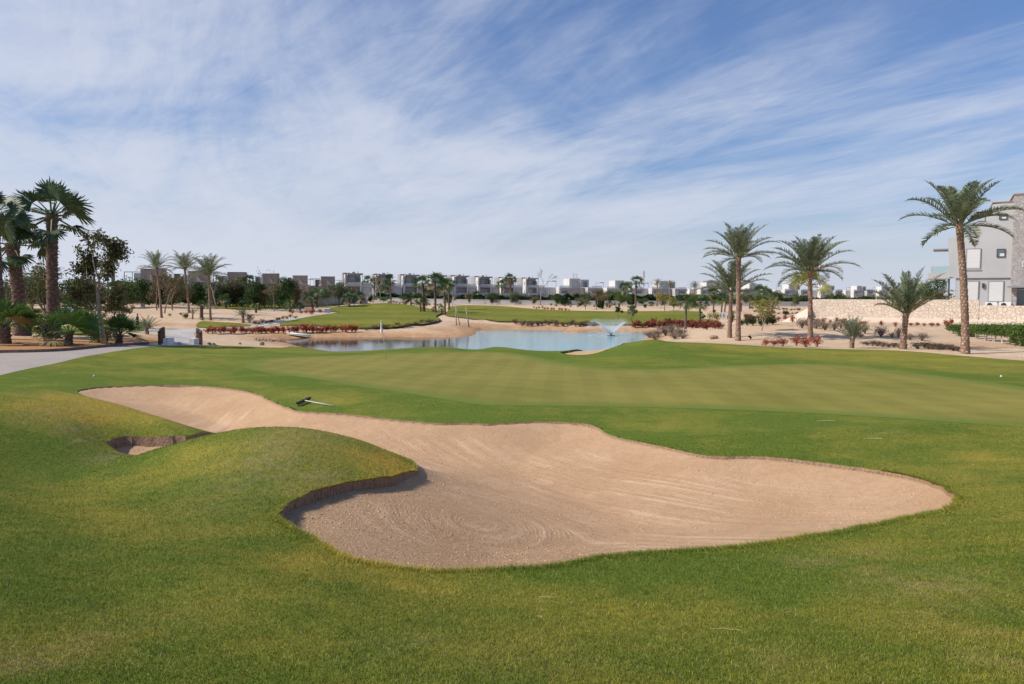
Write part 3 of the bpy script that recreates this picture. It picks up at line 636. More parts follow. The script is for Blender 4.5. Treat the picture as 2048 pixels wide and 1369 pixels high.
def build_clods():
    """loose clods and pebbles thrown up by the rake"""
    m, nt, b = nmat('clod'); r_ = attr(nt, 'rnd').outputs['Fac']; c = mixc(nt, r_, (.34, .21, .125), (.68, .45, .28)); nt.links.new(c, b.inputs['Base Color']); b.inputs['Roughness'].default_value = 1
    r = np.random.default_rng(21); n = 75000; u = r.uniform(-.62, .64, n); y = np.exp(r.uniform(math.log(5.2), math.log(17), n)); x = u * y; s = sdist(x, y, BUNKER); k = s < -.04; x, y, s = x[k], y[k], s[k]
    f = np.sin(x * 1.9 + 1.3 * np.sin(y * 1.1)) + np.sin(y * 2.3 + x * .7) + 1.6 * (x < .2) + r.normal(0, .7, len(x)); k = f > .3; x, y, s = x[k], y[k], s[k]; n = len(x)
    z = np.array(H(x, y)) + .03 - bunk_floor(x, y, s) - .002; R = np.abs(r.normal(0, .006, n)) + .003 * np.clip(y / 7, 1, 3); R = np.minimum(R, .022)
    O = np.array([[1, 0, 0], [0, 1, 0], [-1, 0, 0], [0, -1, 0], [0, 0, .8], [0, 0, -.8]], float); V = np.empty((n, 6, 3)); a = r.uniform(0, 6.28, n); ca, sa = np.cos(a), np.sin(a)
    J = O[None] * r.uniform(.65, 1.3, (n, 6, 1)) * R[:, None, None]; V[:, :, 0] = J[:, :, 0] * ca[:, None] - J[:, :, 1] * sa[:, None] + x[:, None]; V[:, :, 1] = J[:, :, 0] * sa[:, None] + J[:, :, 1] * ca[:, None] + y[:, None]; V[:, :, 2] = J[:, :, 2] + z[:, None]
    Fc = np.array([[0, 1, 4], [1, 2, 4], [2, 3, 4], [3, 0, 4], [1, 0, 5], [2, 1, 5], [3, 2, 5], [0, 3, 5]]); Q = (np.arange(n)[:, None, None] * 6 + Fc[None]).reshape(-1, 3)
    o = mesh_np('gravel', V.reshape(-1, 3), Q, 'clod', {'rnd': np.repeat(r.random(n), 6)}, True); tag(o, 'small sand clods scattered over the bunker floor', None, None, 'stuff')
build_clods()
# ------------------------------------------------------------------ plant materials
def leafmat(name, a, b_, trans=.25, rough=.6, spec=.3, dead=None):
    m, nt, b = nmat(name); oi = nt.nodes.new('ShaderNodeObjectInfo'); r = attr(nt, 'rnd').outputs['Fac']
    c = mixc(nt, r, a, b_)
    c = mixc(nt, 1, c, mixc(nt, oi.outputs['Random'], (.86, .88, .86), (1.12, 1.08, 1.05)), 'MULTIPLY')
    if dead: c = mixc(nt, attr(nt, 'deadv').outputs['Fac'], c, dead)
    nt.links.new(c, b.inputs['Base Color']); b.inputs['Roughness'].default_value = rough; b.inputs['Specular IOR Level'].default_value = spec
    tr = nt.nodes.new('ShaderNodeBsdfTranslucent'); nt.links.new(c, tr.inputs[0]); mx = nt.nodes.new('ShaderNodeMixShader'); mx.inputs[0].default_value = trans
    nt.links.new(b.outputs[0], mx.inputs[1]); nt.links.new(tr.outputs[0], mx.inputs[2]); nt.links.new(mx.outputs[0], nt.nodes['Material Output'].inputs[0])
leafmat('date_leaf', (.12, .16, .085), (.30, .34, .21), .34, .55, .4, (.34, .24, .12))
leafmat('fan_leaf', (.030, .075, .018), (.10, .165, .045), .2, .5, .45, (.30, .22, .11))
leafmat('fan_leaf_dark', (.030, .065, .022), (.11, .165, .065), .2, .5, .45, (.30, .22, .11))
leafmat('young_fan_leaf', (.045, .11, .02), (.13, .22, .055), .25, .5, .4, (.34, .26, .12))
leafmat('coconut_leaf', (.14, .17, .03), (.33, .31, .06), .3)
leafmat('dark_foliage', (.028, .062, .018), (.095, .150, .042))
leafmat('green_foliage', (.042, .095, .020), (.130, .195, .050))
leafmat('olive_foliage', (.080, .105, .050), (.20, .22, .12))
leafmat('brown_foliage', (.105, .090, .045), (.25, .20, .10))
leafmat('sparse_foliage', (.055, .062, .022), (.170, .150, .055))
leafmat('yellow_foliage', (.150, .165, .035), (.38, .34, .10))
leafmat('grey_foliage', (.20, .15, .115), (.36, .29, .22), .1)
leafmat('ficus_foliage', (.020, .052, .014), (.055, .100, .026))
leafmat('hedge_foliage', (.05, .105, .018), (.165, .24, .055))
leafmat('red_foliage', (.24, .060, .035), (.60, .16, .075), .25)
leafmat('darkred_foliage', (.15, .035, .028), (.34, .085, .060), .2)
leafmat('orange_foliage', (.34, .085, .03), (.60, .20, .09), .2)
leafmat('drybrown_foliage', (.085, .058, .040), (.20, .14, .10), .1)
simple('bark_brown', (.20, .145, .105), .95, .4, 5, .02)
simple('bark_grey', (.36, .30, .24), .95, .3, 6, .02)
simple('bark_white', (.58, .53, .46), .9, .2, 6, .01)
def palmbark(name, a, b_, edge):
    m, nt, b = nmat(name); k = attr(nt, 'scale').outputs['Fac']; n = noise(nt, 9, 4, .7, objvec(nt))
    c = mixc(nt, rng(nt, n, .3, .7), a, b_); c = mixc(nt, rng(nt, k, .22, .8, 0, .8), c, edge)
    nt.links.new(c, b.inputs['Base Color']); b.inputs['Roughness'].default_value = .95; b.inputs['Specular IOR Level'].default_value = .15; bump(nt, b, n, .8, .03)
palmbark('date_bark', (.17, .10, .07), (.30, .195, .14), (.66, .54, .44))
palmbark('fan_bark', (.105, .07, .055), (.19, .135, .105), (.33, .25, .20))

class Geo:
    def __init__(s): s.v = []; s.f = []; s.a = {}; s.n = 0
    def add(s, V, Fc, **at):
        V = np.asarray(V, float).reshape(-1, 3); s.v.append(V); n0 = s.n; s.f += (Fc + n0).tolist() if isinstance(Fc, np.ndarray) else [[i + n0 for i in q] for q in Fc]; s.n += len(V)
        for k, val in at.items():
            s.a.setdefault(k, []).append((s.n - len(V), np.broadcast_to(np.asarray(val, float), (len(V),))))
    def mesh(s, name, mat, smooth=False, parent=None, **kw):
        at = {}
        for k, L in s.a.items():
            arr = np.zeros(s.n)
            for i, v in L: arr[i:i + len(v)] = v
            at[k] = arr
        return mesh_np(name, np.concatenate(s.v), s.f, mat, at, smooth, parent)
def frames(P):
    P = np.asarray(P, float); T = np.gradient(P, axis=0); T /= np.linalg.norm(T, axis=1)[:, None] + 1e-9
    a = np.array([0, 0, 1.]) if abs(T[0][2]) < .9 else np.array([1., 0, 0]); N = np.cross(T, a); N /= np.linalg.norm(N, axis=1)[:, None] + 1e-9
    return T, N, np.cross(T, N)
def tube(g, P, R, sides=6, cap=True, **at):
    P = np.asarray(P, float); R = np.broadcast_to(np.asarray(R, float), (len(P),)); T, N, B = frames(P); th = np.arange(sides) / sides * 2 * math.pi
    V = P[:, None] + R[:, None, None] * (np.cos(th)[None, :, None] * N[:, None] + np.sin(th)[None, :, None] * B[:, None]); V = V.reshape(-1, 3)
    Fc = [[i * sides + j, i * sides + (j + 1) % sides, (i + 1) * sides + (j + 1) % sides, (i + 1) * sides + j] for i in range(len(P) - 1) for j in range(sides)]
    g.add(V, Fc, **at)
    if cap:
        g.f.append(list(range(g.n - sides, g.n))); g.f.append(list(range(g.n - len(V), g.n - len(V) + sides))[::-1])
def palm_trunk(g, H_, r0, r1, bend=(0, 0), seg=None, sides=14, rough=.10, flare=1.35, boots=0, seed=0, sawtooth=True):
    """trunk with spiralling leaf scars"""
    r = np.random.default_rng(seed); n = seg or int(H_ * (20 if r0 > .12 else 9)); t = np.linspace(0, 1, n)
    c = np.stack([bend[0] * t ** 1.6, bend[1] * t ** 1.6, t * H_], -1)
    R = r0 + (r1 - r0) * t; R = R * (1 + (flare - 1) * np.exp(-t * H_ / .45)); R *= 1 + .22 * np.exp(-((1 - t) * H_ / .5) ** 2)
    th = np.arange(sides) / sides * 2 * math.pi
    ph = (t * H_ / .17)[:, None] + (th / (2 * math.pi) * 1)[None] + r.normal(0, .12, (n, 1)); saw = ph % 1.0; alt = ((th / (2 * math.pi) * 7)[None] + np.floor(ph) * .5) % 1.0
    k = (saw ** 1.5) * (.2 + .8 * np.abs(np.sin(alt * math.pi))) * r.uniform(.6, 1.15, (n, sides))
    RR = R[:, None] * (1 + rough * (k * 2 - .7) + r.normal(0, rough * .35, (n, sides)))
    V = c[:, None] + RR[..., None] * np.stack([np.cos(th), np.sin(th), 0 * th], -1)[None]
    Fc = [[i * sides + j, i * sides + (j + 1) % sides, (i + 1) * sides + (j + 1) % sides, (i + 1) * sides + j] for i in range(n - 1) for j in range(sides)]
    g.add(V.reshape(-1, 3), Fc, scale=k.ravel()); g.f.append(list(range(g.n - sides, g.n)))
    for _ in range(boots):                                     # old leaf bases standing off the trunk
        tt = r.uniform(.06, .98); a = r.uniform(0, 2 * math.pi); cc = c[int(tt * (n - 1))]; rr = r0 + (r1 - r0) * tt
        d = np.array([math.cos(a), math.sin(a), 0]); s_ = np.array([-d[1], d[0], 0]); w = r.uniform(.02, .05); L = r.uniform(.06, .2)
        p = cc + d * rr * .92; q = p + d * L * .7 + np.array([0, 0, r.uniform(-.1, .9) * L])
        g.add([p - s_ * w, p + s_ * w, q + s_ * w * .5, q - s_ * w * .5], [[0, 1, 2, 3]], scale=r.uniform(.1, 1))
    return c[-1]
def date_crown(g, L, n, seed, spread=1.0, leaflets=34, lw=.042, ll=.52, up=80, down=-18, droop=1.0, base=(0, 0, 0), wind=(0, 0), dead=.04):
    r = np.random.default_rng(seed); base = np.asarray(base, float)
    for k in range(n):
        f = (k + .5) / n; az = k * 2.39996 + r.normal(0, .15); e = math.radians(up + (down - up) * f ** 1.25 * spread + r.normal(0, 6)); Lk = L * r.uniform(.85, 1.08) * (.78 + .3 * math.sin(f * math.pi))
        m = 12; s = np.linspace(0, 1, m); ang = e - droop * (s ** 1.9) * math.radians(58) * (.6 + .5 * math.cos(e)) * r.uniform(.8, 1.2)
        dr = np.cos(ang) * Lk / (m - 1); dz = np.sin(ang) * Lk / (m - 1)
        rad = np.concatenate([[0], np.cumsum(dr[:-1])]) + .10; zz = np.concatenate([[0], np.cumsum(dz[:-1])])
        P = np.stack([math.cos(az) * rad + wind[0] * s ** 2 * Lk, math.sin(az) * rad + wind[1] * s ** 2 * Lk, zz], -1) + base
        T, N, B = frames(P); dv = 1.0 if r.random() < dead and f > .7 else 0.0
        tube(g, P, np.linspace(.032, .008, m) * L / 3, 3, False, rnd=.75, deadv=max(dv, .25))
        side = np.array([-math.sin(az), math.cos(az), 0]); tl = np.linspace(.16, .99, leaflets)
        upv = np.cross(T, side[None]); upv *= np.sign(upv[:, 2:3] + 1e-6)
        for sg in (-1, 1):
            i = tl * (m - 1); a = np.clip(i.astype(int), 0, m - 2); fr = (i - a)[:, None]; p = P[a] * (1 - fr) + P[a + 1] * fr; t_ = T[a]; u_ = upv[a]
            prof = np.sin(np.clip(tl * .93 + .12, 0, 1) * math.pi) ** .55
            ln = (ll * prof * r.uniform(.85, 1.15, leaflets))[:, None] * L / 3
            d = side[None] * sg * .72 + t_ * .62 + u_ * r.uniform(.15, .6, leaflets)[:, None] + r.normal(0, .10, (leaflets, 3)); d /= np.linalg.norm(d, axis=1)[:, None]
            w = lw * L / 3; q = p + d * ln; q[:, 2] -= ln[:, 0] * .12
            mid = (p + q) / 2 + u_ * .01; wv = np.cross(d, u_); wv /= np.linalg.norm(wv, axis=1)[:, None] + 1e-9; tw = t_ * w
            V = np.stack([p - tw * .5, p + tw * .5, mid + wv * w * .55, q, mid - wv * w * .55], 1).reshape(-1, 3); ix = np.arange(leaflets)[:, None] * 5
            g.add(V, (ix + np.array([[0, 1, 2, 3, 4]])), rnd=np.repeat(r.uniform(0, 1, leaflets), 5), deadv=dv)
def fan_crown(g, R_, n, seed, seglen=.95, segs=22, petiole=1.0, up=85, down=-50, base=(0, 0, 0), dead=.1, width=.055, arc=205, cut=1):
    r = np.random.default_rng(seed); base = np.asarray(base, float)
    for k in range(n):
        f = (k + .5) / n; az = k * 2.39996 + r.normal(0, .2); e = math.radians(up + (down - up) * f ** .8 + r.normal(0, 9)); pl = petiole * r.uniform(.8, 1.15) * R_ * (.85 + .15 * math.cos(e))
        d0 = np.array([math.cos(az) * math.cos(e), math.sin(az) * math.cos(e), math.sin(e)]); s = np.linspace(0, 1, 5)[:, None]
        P = base + d0 * s * pl; P[:, 2] -= (s[:, 0] ** 2) * .13 * pl; dv = 1. if (f > .85 and r.random() < dead * 6) else 0.
        tube(g, P, np.linspace(.028, .012, 5) * R_, 3, False, rnd=.95, deadv=max(dv, .15))
        hub = P[-1]; t = P[-1] - P[-2]; t /= np.linalg.norm(t); side = np.cross(t, [0, 0, 1.]); side /= np.linalg.norm(side) + 1e-9; nrm = np.cross(side, t); ro = r.normal(0, .6); side, nrm = side * math.cos(ro) + nrm * math.sin(ro), nrm * math.cos(ro) - side * math.sin(ro)
        for j in range(segs):
            a = math.radians(-arc / 2 + arc * (j + .5) / segs + r.normal(0, 1.5)); ln = seglen * R_ * r.uniform(.85, 1.08) * (.72 + .28 * math.cos(a * .8))
            dd = t * math.cos(a) + side * math.sin(a) + nrm * (.10 + .16 * abs(math.sin(a))) ; dd /= np.linalg.norm(dd)
            wv = np.cross(dd, nrm); wv /= np.linalg.norm(wv) + 1e-9; w = width * .8 * R_
            p1 = hub + dd * ln * .52; p2 = hub + dd * ln * .80; p2[2] -= .05 * ln * R_; p3 = hub + dd * ln; p3[2] -= (.07 + .12 * r.random()) * ln * (1 + .5 * math.cos(e))
            g.add([hub, p1 - wv * w * .5 + nrm * .01, p2 - wv * w * .32, p3, p2 + wv * w * .32, p1 + wv * w * .5], [[0, 1, 2, 4, 5], [2, 3, 4]], rnd=np.clip(r.normal(.5, .28), 0, 1), deadv=dv)
def leaf_cards(g, C, size, r, flat=.0, asp=.55):
    n = len(C); a = r.normal(0, 1, (n, 3)); a /= np.linalg.norm(a, axis=1)[:, None]; b_ = r.normal(0, 1, (n, 3)); b_[:, 2] *= (1 - flat); b_ = np.cross(a, b_); b_ /= np.linalg.norm(b_, axis=1)[:, None] + 1e-9
    s = (size * r.uniform(.6, 1.35, n))[:, None]; c = np.cross(a, b_) * .12 * s
    V = np.stack([C - a * s * .5, C + b_ * s * asp * .5 + c, C + a * s * .5, C - b_ * s * asp * .5 + c], 1).reshape(-1, 3)
    g.add(V, np.arange(n * 4).reshape(n, 4), rnd=np.repeat(r.uniform(0, 1, n), 4))
def grow(g, tips, p, d, L, rad, depth, r, spread=.6, upb=.25, sides=5, ratio=.72, kids=(2, 3), leafdepth=1, jitter=.12):
    m = 4; P = [p]; dd = d.copy()
    for i in range(m):
        dd = dd + r.normal(0, jitter, 3); dd[2] += upb * .12; dd /= np.linalg.norm(dd); P.append(P[-1] + dd * L / m)
    tube(g, P, np.linspace(rad, rad * .62, m + 1), sides if depth > 1 else 3, depth <= 0)
    if depth <= leafdepth: tips += [(q, depth) for q in P[2:]]
    if depth <= 0: return
    for _ in range(r.integers(kids[0], kids[1] + 1)):
        a = r.normal(0, 1, 3); a -= dd * a.dot(dd); a /= np.linalg.norm(a); k = spread * r.uniform(.6, 1.3); nd = dd + a * k; nd[2] += upb * .3; nd /= np.linalg.norm(nd)
        grow(g, tips, P[-1] if r.random() < .6 else P[-2], nd, L * ratio * r.uniform(.8, 1.15), rad * .6, depth - 1, r, spread, upb, sides, ratio, kids, leafdepth, jitter)
def tree(name, label, cat, loc, h, w, kind, seed, group=None, leaves=1600, lsize=.22, trunk=.35, bark='bark_brown', foliage='green_foliage', lobes=9, lean=(0, 0), stems=1, rz=0, trad=None):
    """trunk and limbs carrying clumps of small leaves"""
    r = np.random.default_rng(seed); t = thing(name, label, cat, loc, rz, group); g = Geo(); tips = []
    trad = trad or h * .022
    for s_ in range(stems):
        d = np.array([lean[0] + (r.normal(0, .25) if stems > 1 else 0), lean[1] + (r.normal(0, .25) if stems > 1 else 0), 1.]); d /= np.linalg.norm(d)
        grow(g, tips, np.array([r.normal(0, .05) * (stems > 1), 0, -.1]), d, h * trunk, trad, 3, r, .62 if kind != 'bare' else .55, .3, 6, .66 if kind != 'bare' else .70, (2, 3), 1 if kind != 'bare' else 0)
    tr = g.mesh('trunk', bark, True, t)
    T = np.array([q for q, _ in tips]); cz = h * (trunk + 1) / 2; c = Geo()
    if kind == 'bare':
        n = leaves; idx = r.integers(0, len(T), n); C = T[idx] + r.normal(0, w * .05, (n, 3)); leaf_cards(c, C, lsize, r)
        for _ in range(220):                                     # fine twigs
            q = T[r.integers(0, len(T))]; dv = r.normal(0, 1, 3); dv[2] = abs(dv[2]) * .6; dv /= np.linalg.norm(dv); L = r.uniform(.2, .55) * h * .12
            tube(c, [q, q + dv * L * .5 + r.normal(0, .02, 3), q + dv * L], [.012 * h / 6, .009 * h / 6, .004 * h / 6], 3, False, rnd=r.random())
    else:
        # uneven clumps round the limb ends and over an irregular crown
        cen = [T[r.integers(0, len(T))] for _ in range(lobes)]
        cen = [np.array([q[0] * .5, q[1] * .5, 0]) + np.array([r.normal(0, w * .20), r.normal(0, w * .20), np.clip(r.normal(cz, h * .16), h * trunk * .9, h * .88)]) for q in cen]
        per = leaves // lobes
        for q in cen:
            R = w * r.uniform(.14, .27); n = int(per * r.uniform(.6, 1.4)); a = r.normal(0, 1, (n, 3)); a /= np.linalg.norm(a, axis=1)[:, None]; rad = R * (r.random(n) ** .42)[:, None]
            C = q + a * rad * np.array([1.15, 1.15, .85]) + r.normal(0, R * .10, (n, 3)); leaf_cards(c, C, lsize, r)
        k = int(leaves * .18); C = T[r.integers(0, len(T), k)] + r.normal(0, w * .07, (k, 3)); leaf_cards(c, C, lsize, r)
    cr = c.mesh('crown', foliage, False, t); return t
def bush(name, label, cat, loc, w, h, foliage, seed, group=None, n=420, lsize=.10, dome=True, stems=10, scale=1, shaggy=.25, bark='bark_brown'):
    r = np.random.default_rng(seed); t = thing(name, label, cat, loc, r.uniform(0, 6.28), group); g = Geo(); c = Geo(); pts = []
    for _ in range(stems):
        a = r.uniform(0, 6.28); q = np.array([math.cos(a) * w * .42 * r.random(), math.sin(a) * w * .42 * r.random(), h * r.uniform(.55, 1.0)]); tube(g, [[0, 0, -.03], q * .5 + r.normal(0, .02, 3), q], [.014, .010, .005], 3, False); pts.append(q)
    g.mesh('stem', bark, False, t)
    k = r.integers(0, len(pts), n); C = np.array(pts)[k] * r.uniform(.45, 1.02, (n, 1)) + r.normal(0, 1, (n, 3)) * np.array([w, w, h]) * shaggy * .38; C[:, 2] = np.abs(C[:, 2]) + .02
    leaf_cards(c, C, lsize, r); c.mesh('foliage', foliage, False, t); return t
def ordinal(n):
    return ['first','second','third','fourth','fifth','sixth','seventh','eighth','ninth','tenth','eleventh','twelfth','thirteenth','fourteenth','fifteenth','sixteenth','seventeenth','eighteenth','nineteenth','twentieth'][n] if n < 20 else '%dth' % (n + 1)

# ------------------------------------------------------------------ palms
def hpx(dpx, Y): return dpx / F * Y
def date_palm(label, bx, by, tx, ty, Lpx, seed, tw=18, Y=None, n=34, up=82, down=-8, group=None, droop=1.0, wind=(0, 0), leaflets=36, boots=0, rough=.09, dead=.03, name='date_palm', cat='palm tree'):
    g0 = ground(bx, by) if Y is None else onY(bx, Y); Y = g0[1]; h = hpx(by - ty, Y) if Y is None else (EYE + slope(ty) * Y) - g0[2]
    t = thing(name, label, cat, (g0[0], g0[1], g0[2] - .05), 0, group); g = Geo(); r1 = hpx(tw, Y) / 2
    top = palm_trunk(g, h, r1 * .9, r1 * .74, (hpx(tx - bx, Y), 0), sides=14, rough=rough, boots=boots, seed=seed); g.mesh('trunk', 'date_bark', True, t)
    c = Geo(); date_crown(c, hpx(Lpx, Y), n, seed, leaflets=leaflets, up=up, down=down, base=top - np.array([0, 0, .1]), droop=droop, wind=wind, dead=dead); c.mesh('crown', 'date_leaf', False, t); return t
date_palm('tallest curved date palm in front of the grey villa at the right', 1930, 708, 1908, 447, 112, 21, tw=17, n=30, wind=(.06, 0), leaflets=60, up=84, down=-6)
date_palm('tall date palm left of the stone wall with a broad symmetric crown', 1620, 681, 1616, 541, 92, 22, tw=11.5, n=36, leaflets=48, up=84, down=2)
date_palm('taller front palm of the close pair on the right sand', 1476, 682, 1474, 513, 82, 23, tw=11.5, n=34, leaflets=46, up=86, down=0)
date_palm('shorter rear palm of the close pair on the right sand', 1459, 676, 1461, 582, 82, 24, tw=9.5, n=32, leaflets=44, up=80, down=0)
date_palm('young arching date palm with a thick pale trunk before the stone wall', 1806, 699, 1810, 624, 98, 25, tw=13, n=26, leaflets=46, boots=130, up=86, down=26, droop=.9, rough=.14)
date_palm('small stubby date palm on the sand between two tall palms at the right', 1703, 697, 1705, 672, 46, 26, tw=8.5, n=28, up=86, down=38, droop=.45, leaflets=30, boots=50, rough=.15, name='young_date_palm')
date_palm('left tall date palm of the three on the sand mound', 323, 636, 316, 535, 42, 31, tw=5.2, n=30, up=84, down=-2, leaflets=32)
date_palm('middle tall date palm of the three on the sand mound', 378, 613, 372, 537, 44, 32, tw=5.2, n=32, up=84, down=-2, leaflets=32, Y=112)
date_palm('right tall date palm of the three on the sand mound', 421, 641, 419, 548, 52, 33, tw=5.2, n=34, up=84, down=-8, leaflets=32)
date_palm('young date palm beside the golfer and the bridge', 294, 669, 293, 655, 32, 34, tw=6.5, n=20, up=84, down=14, leaflets=26, droop=.6, name='young_date_palm', boots=20)
date_palm('young date palm at the right foot of the sand mound', 486, 646, 486, 630, 22, 35, tw=6, n=22, up=84, down=10, leaflets=24, droop=.7, name='young_date_palm')
date_palm('little pale date palm between the middle and right tall palms', 385, 639, 386, 627, 15, 36, tw=3, n=12, up=85, down=40, leaflets=22, droop=.4, name='young_date_palm')
date_palm('distant slim date palm nearest the radio mast', 1314, 613, 1314, 570, 18, 37, tw=3, n=26, up=84, down=-10, leaflets=20)
date_palm('distant date palm before the middle villa block, right of the slim one', 1339, 612, 1340, 572, 17, 38, tw=3, n=26, up=84, down=-10, leaflets=20)
date_palm('distant date palm just left of the close pair of tall palms', 1389, 611, 1389, 574, 17, 39, tw=3, n=26, up=84, down=-10, leaflets=20)
date_palm('tiny date palm before the double villa, left of the olive trees', 1154, 612, 1154, 603, 9, 40, tw=2, n=18, up=80, down=0, leaflets=18, name='young_date_palm')
date_palm('small date palm poking over the brown house roof at far left', 218, 600, 218, 547, 18, 41, tw=3, n=22, up=84, down=-5, leaflets=20, Y=168)

def fan_palm(label, bx, by, tx, ty, Rpx, seed, tw=10, Y=None, n=30, group=None, mat='fan_leaf', boots=0, segs=22, up=88, down=-40, name='fan_palm', rough=.14, flare=1.4, dead=.1, width=.060, petiole=.55, seglen=.62, skirt=0):
    g0 = ground(bx, by) if Y is None else onY(bx, Y); Y = g0[1]; h = max(.15, (EYE + slope(ty) * Y) - g0[2]); R_ = hpx(Rpx, Y)
    t = thing(name, label, 'palm tree', (g0[0], g0[1], g0[2] - .05), 0, group); g = Geo(); r1 = hpx(tw, Y) / 2
    top = palm_trunk(g, h, r1 * 1.05, r1 * .95, (hpx(tx - bx, Y), 0), sides=14, rough=rough, boots=boots, seed=seed, flare=flare); g.mesh('trunk', 'fan_bark', True, t)
    c = Geo(); fan_crown(c, R_, n, seed, base=top - np.array([0, 0, .05 * R_]), segs=segs, up=up, down=down, dead=dead, width=width, petiole=petiole, seglen=seglen); c.mesh('crown', mat, False, t); return t
fan_palm('tallest fan palm of the left group with a shaggy thick trunk', 107, 677, 114, 428, 80, 51, tw=21, n=21, mat='fan_leaf_dark', boots=700, segs=28, down=-26, flare=1.5, dead=0, seglen=.52, petiole=.66)
fan_palm('middle fan palm of the left group with a smooth swollen base', 42, 669, 30, 485, 70, 52, tw=24, n=21, mat='fan_leaf_dark', boots=420, segs=28, down=-30, Y=47, dead=0, seglen=.52, petiole=.66)
fan_palm('fan palm cut by the left edge with drooping dark fronds', -2, 680, -6, 432, 68, 53, tw=22, n=21, mat='fan_leaf_dark', boots=380, segs=28, down=-32, Y=42.5, dead=0, seglen=.52, petiole=.66)
fan_palm('low fan palm at the left edge with a short dark trunk', 8, 686, 8, 652, 74, 54, tw=17, n=14, mat='young_fan_leaf', boots=90, segs=30, down=14, Y=39)
fan_palm('low round-trunked fan palm on the red island before the leaning tree', 135, 691, 138, 666, 68, 55, tw=11, n=16, mat='young_fan_leaf', boots=80, segs=30, down=0, Y=39.5)
fan_palm('small fan palm right of the leaning tree on the red island', 236, 681, 238, 669, 50, 56, tw=9, n=15, mat='young_fan_leaf', boots=50, segs=26, down=2, Y=44)
fan_palm('young fan palm with broad dark leaves behind the left edge palm', 52, 678, 48, 640, 34, 57, tw=14, n=13, mat='fan_leaf_dark', boots=0, segs=24, down=10, Y=52)
fan_palm('short fan palm standing on the sand mound left of the right tall date palm', 403, 636, 404, 612, 15, 58, tw=6, n=18, mat='young_fan_leaf', boots=20, segs=16, down=-10)
MID = [ # far and middle fan palms: base x, base y, crown x, crown y, crown radius, trunk width
 (440,606,440,590,10,3,150),(452,618,450,598,14,5,None),(512,626,513,613,10,4,None),(570,619,572,607,12,4,None),(581,625,578,609,15,5,None),(600,622,600,612,9,3.5,None),(512,600,500,560,14,5,150),(626,622,620,596,19,5,None),(633,616,634,591,21,5,None),(698,616,698,597,17,5,None),(721,608,720,593,15,4,None),
 (735,602,736,562,16,3,None),(748,603,750,566,15,3,None),(768,604,767,572,17,3,None),(782,608,780,560,16,3,None),(811,611,811,595,12,3,None),(822,611,822,592,10,2.5,None),(841,626,842,600,16,4,None),(848,626,846,566,21,5.5,None),(871,628,870,561,24,4.5,None),(867,627,868,618,7,3,None),(884,630,883,617,10,3,None),(890,631,889,572,20,4,None),
 (898,622,898,566,15,3.5,None),(942,608,941,598,9,2.5,None),(955,608,955,592,14,4,None),(1004,606,1003,570,13,3,None),(1021,605,1021,557,16,3.5,None),(1075,610,1074,598,12,4,None),(1102,609,1102,598,13,4,None),(1110,610,1110,598,9,3,None),(1136,611,1136,602,8,3,None),(1219,616,1219,607,8,3,None),
 (1250,611,1251,575,15,3,None),(1271,616,1272,563,16,3.5,None),(1303,613,1303,609,8,3,None),(1371,659,1372,604,22,4.5,None),(1399,652,1400,603,18,4.5,None),(1427,625,1427,587,18,3,None),(1443,625,1445,596,16,3,None),(1449,626,1453,600,12,3,None),(1482,623,1483,596,14,3,None),(1499,618,1500,598,12,3,None),(1518,622,1518,583,17,3,250),(1530,622,1530,586,18,3,240),(1545,628,1546,592,13,3.5,None),(1385,617,1384,600,14,3,None)]
for i, (bx, by, tx, ty, R_, tw, Yv) in enumerate(sorted(MID)):
    fan_palm('green fan palm, %s from the left among those behind the pond' % ordinal(i), bx, by, tx, ty, R_, 100 + i, tw=tw, Y=Yv, n=17, group='fan palms behind the pond', segs=12, width=.10, boots=0, flare=1.2)
g = fan_palm('yellow-green drooping palm half hidden behind the broad date palm', 1617, 625, 1617, 571, 46, 190, tw=4, n=12, mat='coconut_leaf', segs=14, down=5, width=.07, Y=85)

# ------------------------------------------------------------------ trees
gl = ground
def T(name, label, bx, by, top, wpx, kind, seed, Y=None, **kw):
    g0 = gl(bx, by) if Y is None else onY(bx, Y); Y = g0[1]; h = (EYE + slope(top) * Y) - g0[2]
    return tree(name, label, 'tree', (g0[0], g0[1], g0[2] - .05), h, hpx(wpx, Y), kind, seed, **kw)
def leaning_tree():
    g0 = onY(207, 42.0); h = EYE + slope(459) * 42.0 - g0[2]; r = np.random.default_rng(5)
    t = thing('broadleaf_tree', 'slender leaning tree with sparse brownish leaves on the red island', 'tree', (g0[0], g0[1], g0[2] - .05)); g = Geo(); tips = []
    P = [[0, 0, 0], [-.12, 0, .8], [-.22, 0, 1.7], [-.30, .05, 2.6], [-.22, .1, 3.3]]; tube(g, P, [.17, .11, .095, .085, .07], 8)
    for s_, d, L in ((3, (-.55, .2, .8), 1.5), (4, (.25, -.2, 1), 1.5), (4, (.6, .3, .9), 1.3), (2, (-.7, -.3, .5), 1.2), (2, (.8, .1, .35), 1.1), (3, (-.2, .5, .7), 1.4), (4, (-.3, 0, 1), 1.6), (3, (.7, -.4, .6), 1.2)):
        d = np.array(d, float); d /= np.linalg.norm(d); grow(g, tips, np.array(P[s_], float), d, L * .75, .05, 2, r, .55, .35, 5, .72, (2, 3), 1)
    g.mesh('trunk', 'bark_grey', True, t); Tn = np.array([q for q, _ in tips]); c = Geo(); n = 4200
    q = Tn[r.integers(0, len(Tn), n)]; C = q + r.normal(0, .14, (n, 3)); leaf_cards(c, C, .20, r, asp=.42); c.mesh('crown', 'sparse_foliage', False, t)
    zmax = max(v[2] for v in Tn); t.scale = (1.05, 1.05, h / zmax * .97)
leaning_tree()
T('broadleaf_tree', 'dark round tree just right of the left palms behind the car', 70, 620, 545, 110, 'leaf', 61, Y=92, foliage='green_foliage', leaves=3200, lsize=.3)
